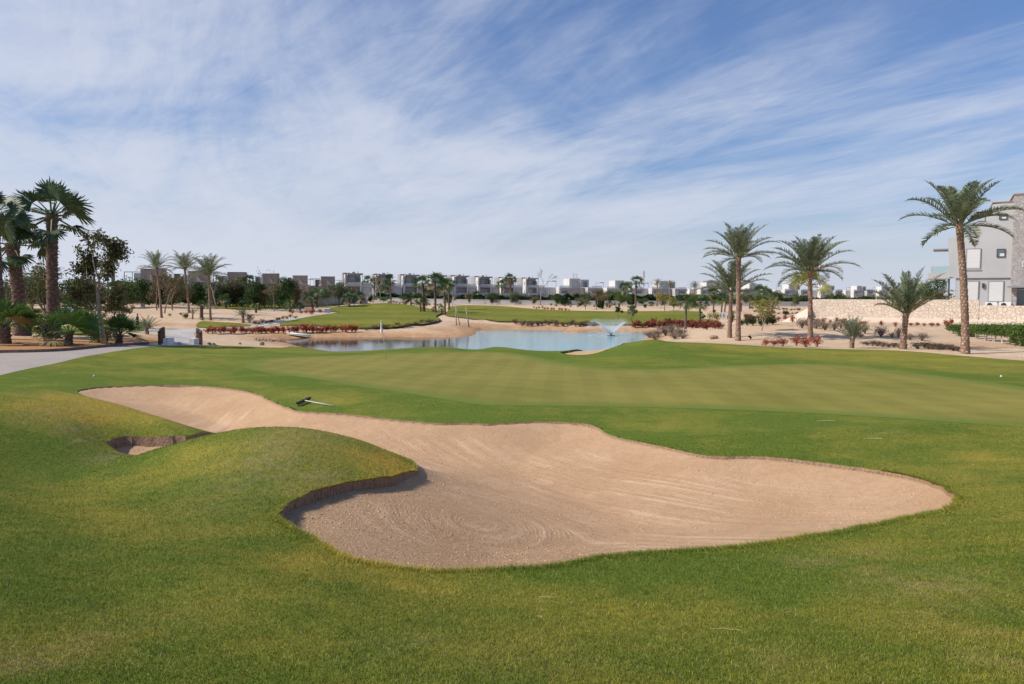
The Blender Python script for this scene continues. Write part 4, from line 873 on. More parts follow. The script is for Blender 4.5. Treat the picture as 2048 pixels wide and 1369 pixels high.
T('broadleaf_tree', 'yellowish loose tree directly behind the tallest fan palm', 105, 632, 520, 90, 'leaf', 62, Y=72, foliage='sparse_foliage', leaves=1500, lsize=.22)
T('broadleaf_tree', 'dark dense tree between the tallest fan palm and the leaning tree', 140, 618, 550, 90, 'leaf', 63, Y=88, foliage='dark_foliage', leaves=3200, lsize=.3)
T('broadleaf_tree', 'brown-green tree behind the leaning tree', 183, 625, 555, 90, 'leaf', 64, Y=76, foliage='sparse_foliage', leaves=2200, lsize=.22)
T('broadleaf_tree', 'small dark tree right of the leaning tree trunk', 228, 626, 565, 56, 'leaf', 65, Y=82, foliage='brown_foliage', leaves=1600, lsize=.22)
T('broadleaf_tree', 'pale leafy tree at the far left edge between the palms', 22, 625, 540, 90, 'leaf', 66, Y=86, foliage='olive_foliage', leaves=2000, lsize=.25)
BG = [(255,612,558,64,'green_foliage',125,'bright green broad tree below the first brown house'),(290,612,552,70,'dark_foliage',130,'large dark tree left of the three tall date palms'),(318,612,560,56,'dark_foliage',132,'dark tree directly behind the left tall date palm'),
      (345,613,545,64,'brown_foliage',128,'brownish tree between the left and middle tall date palms'),(398,612,552,60,'dark_foliage',150,'dark dense tree behind the right tall date palm'),(360,611,570,50,'dark_foliage',150,'black-green low tree behind the middle tall date palm'),
      (432,612,556,50,'olive_foliage',145,'grey-green tree right of the right tall date palm'),(462,609,553,60,'brown_foliage',150,'brown spreading tree below the third brown house'),(488,608,548,46,'dark_foliage',158,'dark tall tree between the third and fourth brown houses'),(520,609,560,50,'brown_foliage',152,'brown-green tree left of the big green dome tree'),
      (560,612,562,90,'green_foliage',160,'big green dome tree below the fourth brown house'),(590,610,570,50,'olive_foliage',165,'grey-green tree left of the beige wall'),(538,610,580,50,'green_foliage',160,'low green tree under the big dome tree'),
      (679,611,554,50,'olive_foliage',175,'feathery grey-green tree left of the first grey house'),(655,614,573,40,'olive_foliage',None,'thin yellowish tree before the beige wall'),(700,604,577,34,'olive_foliage',200,'olive tree at the foot of the first grey house'),(868,604,578,40,'brown_foliage',210,'brownish tree between the fan palms left of the bare white tree'),(830,604,588,34,'olive_foliage',210,'low olive tree below the third grey house'),
      (1033,606,583,36,'olive_foliage',None,'olive tree right of the tallest middle fan palm'),(1155,608,585,26,'brown_foliage',None,'small brown olive tree before the double villa'),(1171,619,583,26,'olive_foliage',None,'olive tree on the sand with a curved trunk'),(1193,620,578,30,'brown_foliage',None,'sparse olive tree right of the curved one'),(1208,606,580,36,'olive_foliage',240,'grey olive tree behind the double villa corner'),
      (1236,608,586,44,'green_foliage',235,'green tree left of the clipped column tree'),(1329,622,580,28,'yellow_foliage',None,'flat-topped yellowish tree by the bare shrub'),(1348,625,592,28,'yellow_foliage',None,'umbrella-shaped yellow-green tree behind the fairway'),(1378,617,588,24,'yellow_foliage',200,'small yellow-green tree left of the pond palms'),(1680,603,590,46,'dark_foliage',190,'dark low tree at the end of the stone wall'),(1660,603,592,30,'ficus_foliage',260,'clipped dark bush before the far villas'),
      (1480,607,590,30,'green_foliage',250,'green tree behind the close pair of palms'),(1405,606,590,26,'green_foliage',250,'low green tree behind the pond palms'),(1555,606,588,30,'dark_foliage',260,'dark tree left of the broad date palm'),(1590,604,592,30,'green_foliage',260,'low green tree right of the broad date palm')]
for i, (bx, by, top, w, fo, Yv, lab) in enumerate(BG):
    T('broadleaf_tree', lab, bx, by, top, w, 'leaf', 200 + i, Y=Yv, foliage=fo, leaves=2000 if w > 40 else 1100, lsize=.34 if Yv and Yv > 120 else .24, trunk=.22 if w > 45 else .4, group='trees behind the course')
T('broadleaf_tree', 'sparse yellow-leaved tree with a forked trunk on the right sand', 1523, 662, 598, 56, 'leaf', 81, foliage='yellow_foliage', leaves=1100, lsize=.15, bark='bark_grey', trunk=.35)
T('broadleaf_tree', 'small crooked yellow-green tree by the white marker sign', 1434, 650, 628, 44, 'leaf', 82, foliage='yellow_foliage', leaves=500, lsize=.16, bark='bark_grey', trunk=.5, lobes=6)
T('broadleaf_tree', 'young tree with a ball of dark leaves left of the fountain spray edge', 1238, 645, 611, 16, 'leaf', 83, foliage='dark_foliage', leaves=420, lsize=.2, trunk=.55, lobes=5, trad=.06)
T('broadleaf_tree', 'young leaning tree with pale-flecked leaves on the pond bank', 1266, 655, 608, 20, 'leaf', 84, foliage='olive_foliage', leaves=520, lsize=.2, trunk=.5, lobes=6, lean=(-.12, 0), trad=.06)
T('broadleaf_tree', 'wide tree under the balcony of the grey villa', 1870, 604, 556, 84, 'leaf', 85, Y=96, foliage='dark_foliage', leaves=3600, lsize=.22, trunk=.3)
T('broadleaf_tree', 'thin tree with a tall bare stem and small crown on the mound edge', 549, 623, 562, 30, 'leaf', 86, foliage='brown_foliage', leaves=600, lsize=.22, trunk=.62, trad=.09)
T('bare_tree', 'big leafless white-branched tree among the middle fan palms', 904, 614, 570, 66, 'bare', 91, foliage='grey_foliage', bark='bark_white', leaves=60, lsize=.1, trunk=.30, trad=.16)
T('bare_tree', 'second leafless pale tree left of the big white-branched one', 893, 612, 584, 40, 'bare', 92, foliage='grey_foliage', bark='bark_white', leaves=60, lsize=.1, trunk=.3, trad=.12)
T('bare_tree', 'leafless twiggy tree before the first grey house', 747, 606, 553, 40, 'bare', 93, foliage='grey_foliage', bark='bark_grey', leaves=200, lsize=.14, trunk=.45, trad=.13)
T('bare_tree', 'leafless tree standing beside the twiggy one before the second grey house', 760, 605, 558, 30, 'bare', 94, foliage='grey_foliage', bark='bark_grey', leaves=150, lsize=.14, trunk=.5, trad=.11)
T('bare_tree', 'leaning leafless branch-like tree beside the low fan palm', 727, 607, 585, 50, 'bare', 95, foliage='grey_foliage', bark='bark_white', leaves=20, lsize=.1, trunk=.6, lean=(.9, 0), trad=.12)
T('bare_tree', 'brown twiggy tree right of the left tall date palm', 329, 627, 560, 50, 'bare', 96, foliage='brown_foliage', bark='bark_brown', leaves=1100, lsize=.2, trunk=.45)
T('bare_tree', 'brown twiggy tree left of the middle tall date palm', 344, 621, 562, 44, 'bare', 97, foliage='brown_foliage', bark='bark_brown', leaves=900, lsize=.2, trunk=.45)
T('bare_tree', 'slim stem with a twiggy head just behind the left tall date palm', 314, 621, 560, 36, 'bare', 98, foliage='brown_foliage', bark='bark_brown', leaves=700, lsize=.2, trunk=.55)
T('bare_tree', 'tall pale-stemmed twiggy tree right of the right tall date palm', 432, 618, 562, 30, 'bare', 99, foliage='olive_foliage', bark='bark_grey', leaves=500, lsize=.2, trunk=.7)
T('bare_tree', 'grey bare tree behind the first slope left of the big dark tree', 262, 616, 590, 50, 'bare', 87, foliage='grey_foliage', bark='bark_grey', leaves=300, lsize=.16, trunk=.3)
T('bare_tree', 'leafless tree stump with side twigs before the third tall grey house', 1058, 608, 583, 16, 'bare', 88, foliage='grey_foliage', bark='bark_white', leaves=20, lsize=.1, trunk=.6)
T('bare_tree', 'tall thin leafless tree before the fourth tall grey house', 1081, 611, 567, 34, 'bare', 89, foliage='brown_foliage', bark='bark_grey', leaves=250, lsize=.15, trunk=.75)
T('bare_tree', 'pink-brown leafless tree left of the umbrella-shaped tree', 1322, 616, 585, 40, 'bare', 77, foliage='grey_foliage', bark='bark_white', leaves=250, lsize=.15, trunk=.35)
T('bare_tree', 'young leafless tree by the low white wall left of the two slim fan palms', 969, 609, 588, 20, 'bare', 78, foliage='brown_foliage', bark='bark_grey', leaves=200, lsize=.15, trunk=.55)
T('bare_tree', 'young brown tree by the low white wall at the foot of the slim fan palm', 996, 607, 588, 20, 'bare', 79, foliage='brown_foliage', bark='bark_grey', leaves=260, lsize=.15, trunk=.5)
def topiary(label, bx, by, top, wpx, seed, col=True, Y=None):
    g0 = gl(bx, by) if Y is None else onY(bx, Y); Y = g0[1]; h = (EYE + slope(top) * Y) - g0[2]; w = hpx(wpx, Y); r = np.random.default_rng(seed)
    t = thing('clipped_tree', label, 'tree', (g0[0], g0[1], g0[2] - .03)); g = Geo(); tube(g, [[0, 0, 0], [0, 0, h * .5]], [.07, .05], 6); g.mesh('trunk', 'bark_brown', True, t); c = Geo(); n = 2200
    a = r.normal(0, 1, (n, 3)); a /= np.linalg.norm(a, axis=1)[:, None]; a[:, 2] *= 1.0; sq = np.sign(a) * np.abs(a) ** .75; C = sq * np.array([w / 2, w / 2, h * .46]) * r.uniform(.75, 1.04, (n, 1)) + np.array([0, 0, h * .54])
    leaf_cards(c, C, .26, r); c.mesh('crown', 'ficus_foliage', False, t)
topiary('tall clipped column tree between two slim fan palms', 1262, 612, 588, 17, 1)
topiary('dark clipped cone tree beside the fan palm pair before the double villa', 1127, 611, 594, 13, 2)
topiary('round clipped green tree on the sand right of the olive trees', 1200, 617, 596, 17, 3)

# the continuous belt of foliage in front of the houses
def belt():
    r = np.random.default_rng(77); protos = [tree('broadleaf_tree', 'x', 'tree', (0, 0, -50), 6, 6.5, 'leaf', 900 + k, leaves=2600, lsize=.36, foliage=f, trunk=.2, lobes=12) for k, f in enumerate(('dark_foliage', 'green_foliage', 'brown_foliage', 'olive_foliage'))]; used = set()
    spots = [(px + r.uniform(-8, 8), r.uniform(140, 172), r.uniform(566, 586), r.uniform(34, 60)) for px in np.arange(-60, 610, 22)]
    spots += [(px + r.uniform(-8, 8), r.uniform(192, 201), r.uniform(588, 598), r.uniform(14, 26)) for px in np.arange(760, 1640, 44)]
    spots += [(px + r.uniform(-6, 6), r.uniform(150, 172), r.uniform(586, 594), r.uniform(24, 40)) for px in np.arange(-40, 600, 34)]
    for px, Y, top, w in spots:
        k = int(r.choice(4, p=(.22, .26, .28, .24))); p = onY(px, Y); h = max(1.6, EYE + slope(top) * Y - p[2]); ws = hpx(w, Y); west = px < 700
        lab = 'tree in the dense dark belt behind the sand mound and below the brown houses' if west else 'low dark tree in the broken row before the low white wall'; gr = 'trees of the dark belt at the left' if west else 'low trees before the white wall'
        sc = (ws / 6.5 * 1.1, ws / 6.5 * 1.1, h / 5.2)
        if k not in used: used.add(k); o = protos[k]; o.location = p; o.scale = sc; o['label'] = lab; o['group'] = gr
        else: dup(protos[k], lab, p, r.uniform(0, 6.28), sc, gr)
belt()
# ------------------------------------------------------------------ shrubs
def shrub_kind(name, foliage, w, h, n, ls, seed, stems=10, shaggy=.3):
    return [bush(name, 'tmp', 'shrub', (0, 0, -50), w, h, foliage, seed + k, None, n, ls, stems=stems, shaggy=shaggy) for k in range(3)]
PROTO = {}
def place_shrubs(key, pts, label, group, name, foliage, w, h, n=300, ls=.12, seed=0, stems=10, shaggy=.3, each=None):
    r = np.random.default_rng(seed + 50)
    if key not in PROTO: PROTO[key] = [shrub_kind(name, foliage, 1.0, 1.0, n, ls, seed, stems, shaggy), [False] * 3]
    pr, used = PROTO[key]
    for i, p in enumerate(pts):
        bx, by, wpx, hp = p[:4]; g0 = ground(bx, by) if len(p) < 5 else onY(bx, p[4]); Yv = g0[1]; sw = hpx(wpx, Yv) * 1.45; sh = hpx(hp, Yv) * 1.35; k = i % 3
        lab = label if each is None else each[i]
        if not used[k]:
            o = pr[k]; used[k] = True; o.location = (g0[0], g0[1], g0[2]); o.scale = (sw, sw, sh); o['label'] = lab; o['group'] = group
        else: dup(pr[k], lab, (g0[0], g0[1], g0[2]), r.uniform(0, 6.28), (sw, sw, sh), group)
        if each is not None and group is None: pass
rr = random.Random(4)
def row(x0, y0, x1, y1, n, w, h, jx=3, jy=1.0, jw=.25):
    return [(x0 + (x1 - x0) * i / max(1, n - 1) + rr.uniform(-jx, jx), y0 + (y1 - y0) * i / max(1, n - 1) + rr.uniform(-jy, jy), w * rr.uniform(1 - jw, 1 + jw), h * rr.uniform(1 - jw, 1 + jw)) for i in range(n)]
place_shrubs('redA', row(418, 668, 545, 667, 13, 15, 10) + row(548, 667, 712, 665, 18, 15, 11), 'red-leaved shrub in the long row along the left pond bank', 'red shrubs on the left pond bank', 'red_shrub', 'red_foliage', 1, 1, 260, .16, 300)
place_shrubs('redB', [(1531,692,16,10),(1548,692,17,10),(1566,693,22,11),(1634,694,20,16)], 'bright red shrub at the lawn edge below the broad date palm', 'bright red shrubs at the right lawn edge', 'red_shrub', 'red_foliage', 1, 1, 300, .13, 310)
place_shrubs('redB', [(1593,692,18,15),(1612,695,24,17)], 'pale red-brown taller shrub at the lawn edge below the broad date palm', 'bright red shrubs at the right lawn edge', 'red_shrub', 'red_foliage', 1, 1, 300, .13, 310)
place_shrubs('redC', [(1557,642,7,6),(1571,642,10,9),(1584,646,10,12),(1601,643,14,9),(1636,647,9,7),(1646,648,12,9),(1660,648,6,6),(1672,647,10,9),(1688,648,12,8),(1728,652,14,7),(1763,653,9,8),(1791,654,8,7),(1822,653,8,5),(1833,653,9,6),(1848,653,7,5),(1864,654,10,6),(1874,654,8,6),(1893,653,14,9),(1903,652,9,10)],
             'small red flowering shrub in the row at the foot of the stone wall', 'red shrubs at the foot of the stone wall', 'red_shrub', 'red_foliage', 1, 1, 220, .17, 320)
place_shrubs('darkred', row(1272, 654, 1440, 658, 24, 15, 10, 4, 3) + row(1340, 652, 1430, 653, 8, 14, 8, 3, 1), 'brownish red shrub in the thick belt on the far right pond bank', 'dark red shrub belt on the far pond bank', 'red_shrub', 'darkred_foliage', 1, 1, 240, .17, 330)
place_shrubs('darkred', row(1492, 640, 1548, 639, 8, 12, 8, 2, 1), 'brownish red shrub beside the sparse yellow-leaved tree', 'dark red shrubs beside the yellow-leaved tree', 'red_shrub', 'darkred_foliage', 1, 1, 240, .17, 330)
place_shrubs('orange', [(1068,617,4,3),(1073,619,4,3.5),(1078,618,5,4),(1085,618,5,4),(1089,620,5,4),(1096,620,5,4),(1103,621,5,4),(1108,621,4,4),(1119,621,5,4),(1124,622,5,4),(1132,622,5,4),(1138,623,4,3.5)], 'small orange-red shrub on the far sand slope behind the fairway', 'orange shrubs on the far sand slope', 'red_shrub', 'orange_foliage', 1, 1, 160, .2, 340)
place_shrubs('orange', [(585,629,8,6),(612,628,8,7),(624,630,12,10),(640,627,8,6),(602,628,7,5)], 'orange-red shrub beside the cart path left of the near fairway', 'orange shrubs beside the cart path', 'red_shrub', 'orange_foliage', 1, 1, 160, .2, 340)
place_shrubs('dry', row(1035, 651, 1190, 652, 26, 11, 6.5, 4, 2.5), 'low dry brown shrub on the bank between pond and fairway', 'dry shrubs on the far pond bank', 'dry_shrub', 'drybrown_foliage', 1, 1, 150, .16, 350, 14, .35)
place_shrubs('dry', row(735, 659, 870, 650, 17, 10, 6, 3, 3), 'low dry shrub on the sand bank behind the flag', 'dry shrubs behind the flag', 'dry_shrub', 'drybrown_foliage', 1, 1, 150, .16, 350, 14, .35)
place_shrubs('dry', row(510, 650, 590, 636, 12, 9, 4.5, 2, 1.5), 'low dry clump beside the curving cart path', 'dry clumps beside the cart path', 'dry_shrub', 'drybrown_foliage', 1, 1, 150, .16, 350, 14, .35)
place_shrubs('grey', [(1300,676,26,10),(1316,675,24,12),(1331,672,26,14),(1345,671,24,16),(1358,674,28,13),(1366,678,20,8),(1310,680,20,8),(1350,679,22,9)], 'tangled grey-brown dry bush at the right end of the pond', 'grey bushes at the right end of the pond', 'dry_shrub', 'grey_foliage', 1, 1, 520, .10, 360, 26, .35)
place_shrubs('drydark', [(1604,657,22,16),(1616,656,16,13),(1632,658,24,15),(1650,661,22,14),(1668,662,20,14),(1682,658,20,14),(1692,660,16,14),(1730,668,18,14)], 'rounded grey-brown bush on the slope below the stone wall', 'round grey bushes below the stone wall', 'dry_shrub', 'grey_foliage', 1, 1, 520, .09, 370, 26, .35)
place_shrubs('drydark', [(1762,674,24,16),(1796,677,16,16),(1820,681,14,10),(1844,682,22,13),(1784,676,12,8),(1721,676,12,6)], 'dry twiggy bush standing alone on the open right sand', 'lone dry bushes on the right sand', 'dry_shrub', 'grey_foliage', 1, 1, 520, .09, 370, 26, .35)
place_shrubs('purple', row(1735, 691, 1800, 697, 7, 16, 7, 2, 1) + row(1836, 697, 1918, 702, 9, 17, 9, 2, 1.5), 'low dark purplish dry bush at the lawn edge before the tallest date palm', 'low dark bushes at the right lawn edge', 'dry_shrub', 'drybrown_foliage', 1, 1, 320, .12, 380, 20, .35)
place_shrubs('green', [(1484,652,10,9),(1494,652,14,12),(1506,652,18,13),(1522,654,12,12),(1534,651,18,12),(1546,650,18,11),(1462,652,14,22)], 'rounded dark green bush on the sand near the sparse yellow-leaved tree', 'green bushes on the right sand', 'green_shrub', 'ficus_foliage', 1, 1, 620, .13, 390, 12, .3)
place_shrubs('green', [(1571,632,10,8),(1428,627,6,5),(1160,614,8,6),(1205,619,7,5),(1290,617,7,6)], 'small green bush on the far sand', 'small green bushes on the far sand', 'green_shrub', 'ficus_foliage', 1, 1, 620, .13, 390, 12, .3)
far = []
for x0, y0, x1, y1, n in ((780,607,880,612,16),(930,606,1060,607,14),(1060,608,1240,611,16),(1300,611,1420,613,16),(1500,618,1600,622,18),(1510,626,1600,630,14),(1100,613,1230,617,10)):
    far += row(x0, y0, x1, y1, n, 6, 3.4, 3, .9)
place_shrubs('dry', far, 'tiny dry shrub on the far sand in front of the low white wall', 'tiny shrubs on the far sand', 'dry_shrub', 'drybrown_foliage', 1, 1, 150, .16, 350, 14, .35)
place_shrubs('dry', [(80,640,10,8),(150,640,9,6),(176,636,8,7),(208,636,10,8),(245,624,9,8),(265,622,9,9),(40,640,10,8),(340,633,7,4),(362,631,9,4),(405,641,9,4)], 'scattered dry twigs on the left sand slope', 'dry twig clumps on the left sand', 'dry_shrub', 'drybrown_foliage', 1, 1, 150, .16, 350, 14, .35)
bush('dry_shrub', 'grey leafless shrub with two crossing stems on the red island', 'shrub', (onY(88, 38.5)), 1.3, 1.5, 'olive_foliage', 401, None, 260, .10, stems=16, shaggy=.3)
bush('dry_shrub', 'grassy brown clump at the foot of the leaning tree', 'shrub', (onY(212, 43)), 1.6, .9, 'brown_foliage', 402, None, 700, .10, stems=16, shaggy=.5)
bush('dry_shrub', 'faded brown hedge-like clump behind the leaning tree', 'shrub', (onY(188, 50)), 2.8, 1.6, 'brown_foliage', 403, None, 1500, .10, stems=20, shaggy=.6)
# the hedge of bare-legged shrubs at the right
hb = [(1908,668,19,18),(1922,673,20,18),(1938,674,22,19),(1954,678,22,20),(1970,682,24,20),(1988,684,24,22),(2006,688,24,24),(2024,690,26,26),(2042,693,28,28),(2062,694,28,28)]
def hedge_shrub(i, px, py, wpx, hp):
    g0 = ground(px, py); Yv = g0[1]; w = hpx(wpx, Yv); h = (EYE + slope(651) * Yv) - g0[2]; r = np.random.default_rng(500 + i)
    t = thing('hedge_shrub', 'green-topped shrub with bare pale stems, %s from the left in the right-hand hedge' % ordinal(i), 'shrub', (g0[0], g0[1], g0[2] - .03), 0, 'shrubs of the right-hand hedge'); g = Geo(); c = Geo()
    for _ in range(6):
        a = r.uniform(0, 6.28); tube(g, [[math.cos(a) * .05, math.sin(a) * .05, 0], [math.cos(a) * w * .15, math.sin(a) * w * .15, h * .35], [math.cos(a) * w * .3, math.sin(a) * w * .3, h * .75]], [.03, .022, .012], 4, False)
    g.mesh('stem', 'bark_white', False, t); n = 1500; C = r.uniform(-1, 1, (n, 3)) * np.array([w * .62, w * .6, h * .27]) + np.array([0, 0, h * .74]); C += r.normal(0, .05, (n, 3)); leaf_cards(c, C, .105, r)
    n = 90; C = r.uniform(-1, 1, (n, 3)) * np.array([w * .6, w * .5, 0]) + np.array([0, 0, h * 1.0]) + np.abs(r.normal(0, .12, (n, 3))) * np.array([0, 0, 1]); leaf_cards(c, C, .08, r)
    if i in (1, 2, 7, 8, 9): n = 500; C = r.normal(0, 1, (n, 3)) * np.array([w * .2, w * .2, h * .14]) + np.array([0, -.2, h * .25]); C[:, 2] = abs(C[:, 2]); leaf_cards(c, C, .10, r)
    c.mesh('foliage', 'hedge_foliage', False, t)
for i, p in enumerate(hb): hedge_shrub(i, *p)

# ------------------------------------------------------------------ built things
simple('render_brown', (.33, .275, .235), .9, .10, .6); simple('render_beige', (.56, .465, .39), .9, .10, .6); simple('render_dark', (.16, .135, .12), .9, .1, .6)
simple('render_grey', (.47, .475, .48), .9, .08, .5); simple('render_white', (.60, .59, .575), .9, .05, .5); simple('render_lightgrey', (.46, .46, .46), .9, .06, .5); simple('slab_grey', (.30, .305, .31), .8, .08, .5)
simple('blind_grey', (.42, .46, .47), .6, .12, .8, vscale=(.2, .2, 14)); simple('blind_white', (.66, .66, .64), .55, .04, 1, vscale=(.2, .2, 30)); simple('dark_metal', (.06, .062, .065), .5, .1, 2)
simple('steel', (.55, .55, .56), .4, .05, 2, metal=.6); simple('white_paint', (.82, .82, .80), .6, .04, 1); simple('brown_wood', (.135, .075, .05), .8, .2, 5); simple('black_plastic', (.02, .02, .022), .5, .1, 3)
def glassmat(name, col, rough=.08, alpha=None):
    m, nt, b = nmat(name); b.inputs['Base Color'].default_value = col + (1,); b.inputs['Roughness'].default_value = rough; b.inputs['Specular IOR Level'].default_value = .8
    if alpha is not None:
        tr = nt.nodes.new('ShaderNodeBsdfTransparent'); mx = nt.nodes.new('ShaderNodeMixShader'); mx.inputs[0].default_value = alpha; nt.links.new(tr.outputs[0], mx.inputs[1]); nt.links.new(b.outputs[0], mx.inputs[2]); nt.links.new(mx.outputs[0], nt.nodes['Material Output'].inputs[0])
glassmat('window_glass', (.10, .14, .16)); glassmat('rail_glass', (.35, .52, .52), .1, .45); glassmat('clear_rail', (.62, .66, .66), .2, .5)
def stonemat(name, a, b_, mortar, sc, bd):
    m, nt, b = nmat(name); v = nt.nodes.new('ShaderNodeTexVoronoi'); v.feature = 'DISTANCE_TO_EDGE'; v.inputs['Scale'].default_value = sc; ov = objvec(nt)
    n = nt.nodes.new('ShaderNodeTexNoise'); n.inputs['Scale'].default_value = 3; nt.links.new(ov, n.inputs[0]); ad = nt.nodes.new('ShaderNodeVectorMath'); ad.operation = 'MULTIPLY_ADD'
    nt.links.new(n.outputs['Color'], ad.inputs[0]); ad.inputs[1].default_value = (.25, .25, .25); nt.links.new(ov, ad.inputs[2]); nt.links.new(ad.outputs[0], v.inputs['Vector'])
    v2 = nt.nodes.new('ShaderNodeTexVoronoi'); v2.inputs['Scale'].default_value = sc; nt.links.new(ad.outputs[0], v2.inputs['Vector']); sp = nt.nodes.new('ShaderNodeSeparateColor'); nt.links.new(v2.outputs['Color'], sp.inputs[0])
    c = mixc(nt, sp.outputs[0], a, b_); e = rng(nt, v.outputs['Distance'], .0, .09); c = mixc(nt, mth(nt, 'MULTIPLY', mth(nt, 'SUBTRACT', 1.0, e), .6), c, mortar); c = mixc(nt, rng(nt, noise(nt, 1.2, 5, .7, ov), .35, .7, 0, .35), c, tuple(x * .82 for x in a))
    nt.links.new(c, b.inputs['Base Color']); b.inputs['Roughness'].default_value = .95; bump(nt, b, mth(nt, 'ADD', e, noise(nt, 12, 3, .6, ov)), .9, bd)
stonemat('rubble_stone', (.66, .545, .44), (.75, .645, .53), (.63, .52, .42), 3.0, .05); stonemat('tower_stone', (.37, .345, .33), (.50, .465, .44), (.36, .335, .32), 3.2, .03)
def fieldmat():
    m, nt, b = nmat('rock'); n = noise(nt, 4, 5, .7, objvec(nt)); c = mixc(nt, rng(nt, n, .3, .7), (.24, .17, .12), (.42, .32, .24)); nt.links.new(c, b.inputs['Base Color']); b.inputs['Roughness'].default_value = .95; bump(nt, b, n, .8, .05)
fieldmat()
simple('pale_render', (.66, .545, .43), .95, .06, 2.5, .01); simple('villa_render', (.475, .475, .475), .9, .05, .35, .003); simple('coping_brown', (.30, .20, .15), .8, .1, 2)
class MB(Geo):
    def box(s, x0, x1, y0, y1, z0, z1, rot=None):
        V = np.array([[x, y, z] for z in (z0, z1) for y in (y0, y1) for x in (x0, x1)], float)
        s.add(V, [[0, 2, 3, 1], [4, 5, 7, 6], [0, 1, 5, 4], [2, 6, 7, 3], [0, 4, 6, 2], [1, 3, 7, 5]]); return s
    def prism(s, pts, y0, y1):           # outline in x,z pushed through y
        n = len(pts); V = [[p[0], y0, p[1]] for p in pts] + [[p[0], y1, p[1]] for p in pts]
        s.add(V, [[i, (i + 1) % n, n + (i + 1) % n, n + i] for i in range(n)]) if False else None
        b0 = s.n; s.v.append(np.array(V, float)); s.n += 2 * n; s.f += [[b0 + i for i in range(n)], [b0 + n + i for i in range(n)][::-1]] + [[b0 + (i + 1) % n, b0 + i, b0 + n + i, b0 + n + (i + 1) % n] for i in range(n)]; return s
SPLIT = {'wall', 'parapet', 'side_fin', 'roof_slab', 'end_wall', 'balcony_slab', 'roof_post', 'wing_wall', 'balcony_rail', 'roof_rail', 'post', 'rung', 'aerial', 'stand'}
def part(root, name, mat, boxes, label=None):
    if name in SPLIT and len(boxes) > 1:
        for b in boxes: o = part(root, name, mat, [b])
        return o
    m = MB()
    for b in boxes: m.box(*b)
    o = m.mesh(name, mat, False, root)
    if label: o['label'] = label
    return o
def win(root, x0, x1, z0, z1, y, mat='blind_grey', fr='dark_metal', name='window', t=.05):
    """framed window whose pane sits a little back from the frame, on a wall facing -y at depth y"""
    f = .07; o = part(root, name, fr, [(x0, x1, y - t, y + .04, z0, z0 + f), (x0, x1, y - t, y + .04, z1 - f, z1), (x0, x0 + f, y - t + .002, y + .038, z0 + f, z1 - f), (x1 - f, x1, y - t + .002, y + .038, z0 + f, z1 - f)])
    part(o, 'pane', mat, [(x0 + f, x1 - f, y - t * .5, y + .03, z0 + f, z1 - f)]); return o
def sidewin(root, y0, y1, z0, z1, x, mat='window_glass'):
    o = part(root, 'window', 'dark_metal', [(x - .06, x + .03, y0, y1, z0, z1)]); part(o, 'pane', mat, [(x - .09, x - .061, y0 + .12, y1 - .12, z0 + .12, z1 - .12)]); return o
# brown terrace house: low wing, tower slab, upper block (front faces -y, left end faces -x)
def house_brown():
    t = thing('terraced_house', 'x', 'house', (0, 0, -80))
    part(t, 'wall', 'render_brown', [(0, 8.4, 0, 9, -1, 6.6), (3.6, 8.2, 1.5, 8, 6.6, 9.8)]); part(t, 'wall', 'render_beige', [(-.05, 0, 0, 9, -1, 6.62), (3.5, 3.6, 1.5, 8, 6.6, 9.75), (-2.6, -.05, 2.2, 2.3, -1, 6.9), (5.6, 6.4, -.35, -.003, 2.6, 5.6)])
    part(t, 'stair_tower', 'render_dark', [(-2.9, -2.3, 2.3, 3.4, -1, 9.2)]); part(t, 'wing_wall', 'render_beige', [(8.6, 12.6, 3, 8, -1, 6.2)]); part(t, 'wing_wall', 'render_brown', [(8.41, 12.7, 2.4, 2.999, -1, 6.0)])
    part(t, 'pergola', 'dark_metal', [(-.1, 3.4, 2.0, 2.15, 9.0, 9.15), (-.1, .02, 2.0, 2.15, 6.63, 9.0), (1.6, 1.7, 2.0, 2.15, 6.63, 9.0), (8.3, 10.2, 2.5, 2.65, 8.5, 8.65), (10.1, 10.2, 2.5, 2.65, 6.21, 8.5)])
    part(t, 'stair_box', 'render_dark', [(10.6, 11.7, 3.2, 4.6, 6.2, 8.6)]); part(t, 'sloped_fin', 'render_beige', []) if False else None
    m = MB(); m.prism([(5.6, 6.7), (8.1, 6.7), (8.1, 7.1), (6.6, 7.4), (5.6, 8.6)], 1.1, 1.45); m.mesh('sloped_fin', 'render_beige', False, t)
    win(t, .8, 3.6, 2.9, 5.4, 0); win(t, 4.2, 5.4, 3.0, 5.2, 0, 'window_glass'); win(t, 6.8, 8.0, .4, 2.4, 0); win(t, 1, 3.2, 0, 2.3, 0, 'window_glass'); win(t, 2.0, 3.4, 6.9, 8.8, 2.2, 'blind_grey')
    sidewin(t, 2, 3.2, 3.2, 5.2, -.05); sidewin(t, 4, 4.8, 7.3, 8.5, 3.5); part(t, 'parapet', 'render_dark', [(3.5, 8.25, 1.45, 8.05, 9.8, 9.92)]); return t
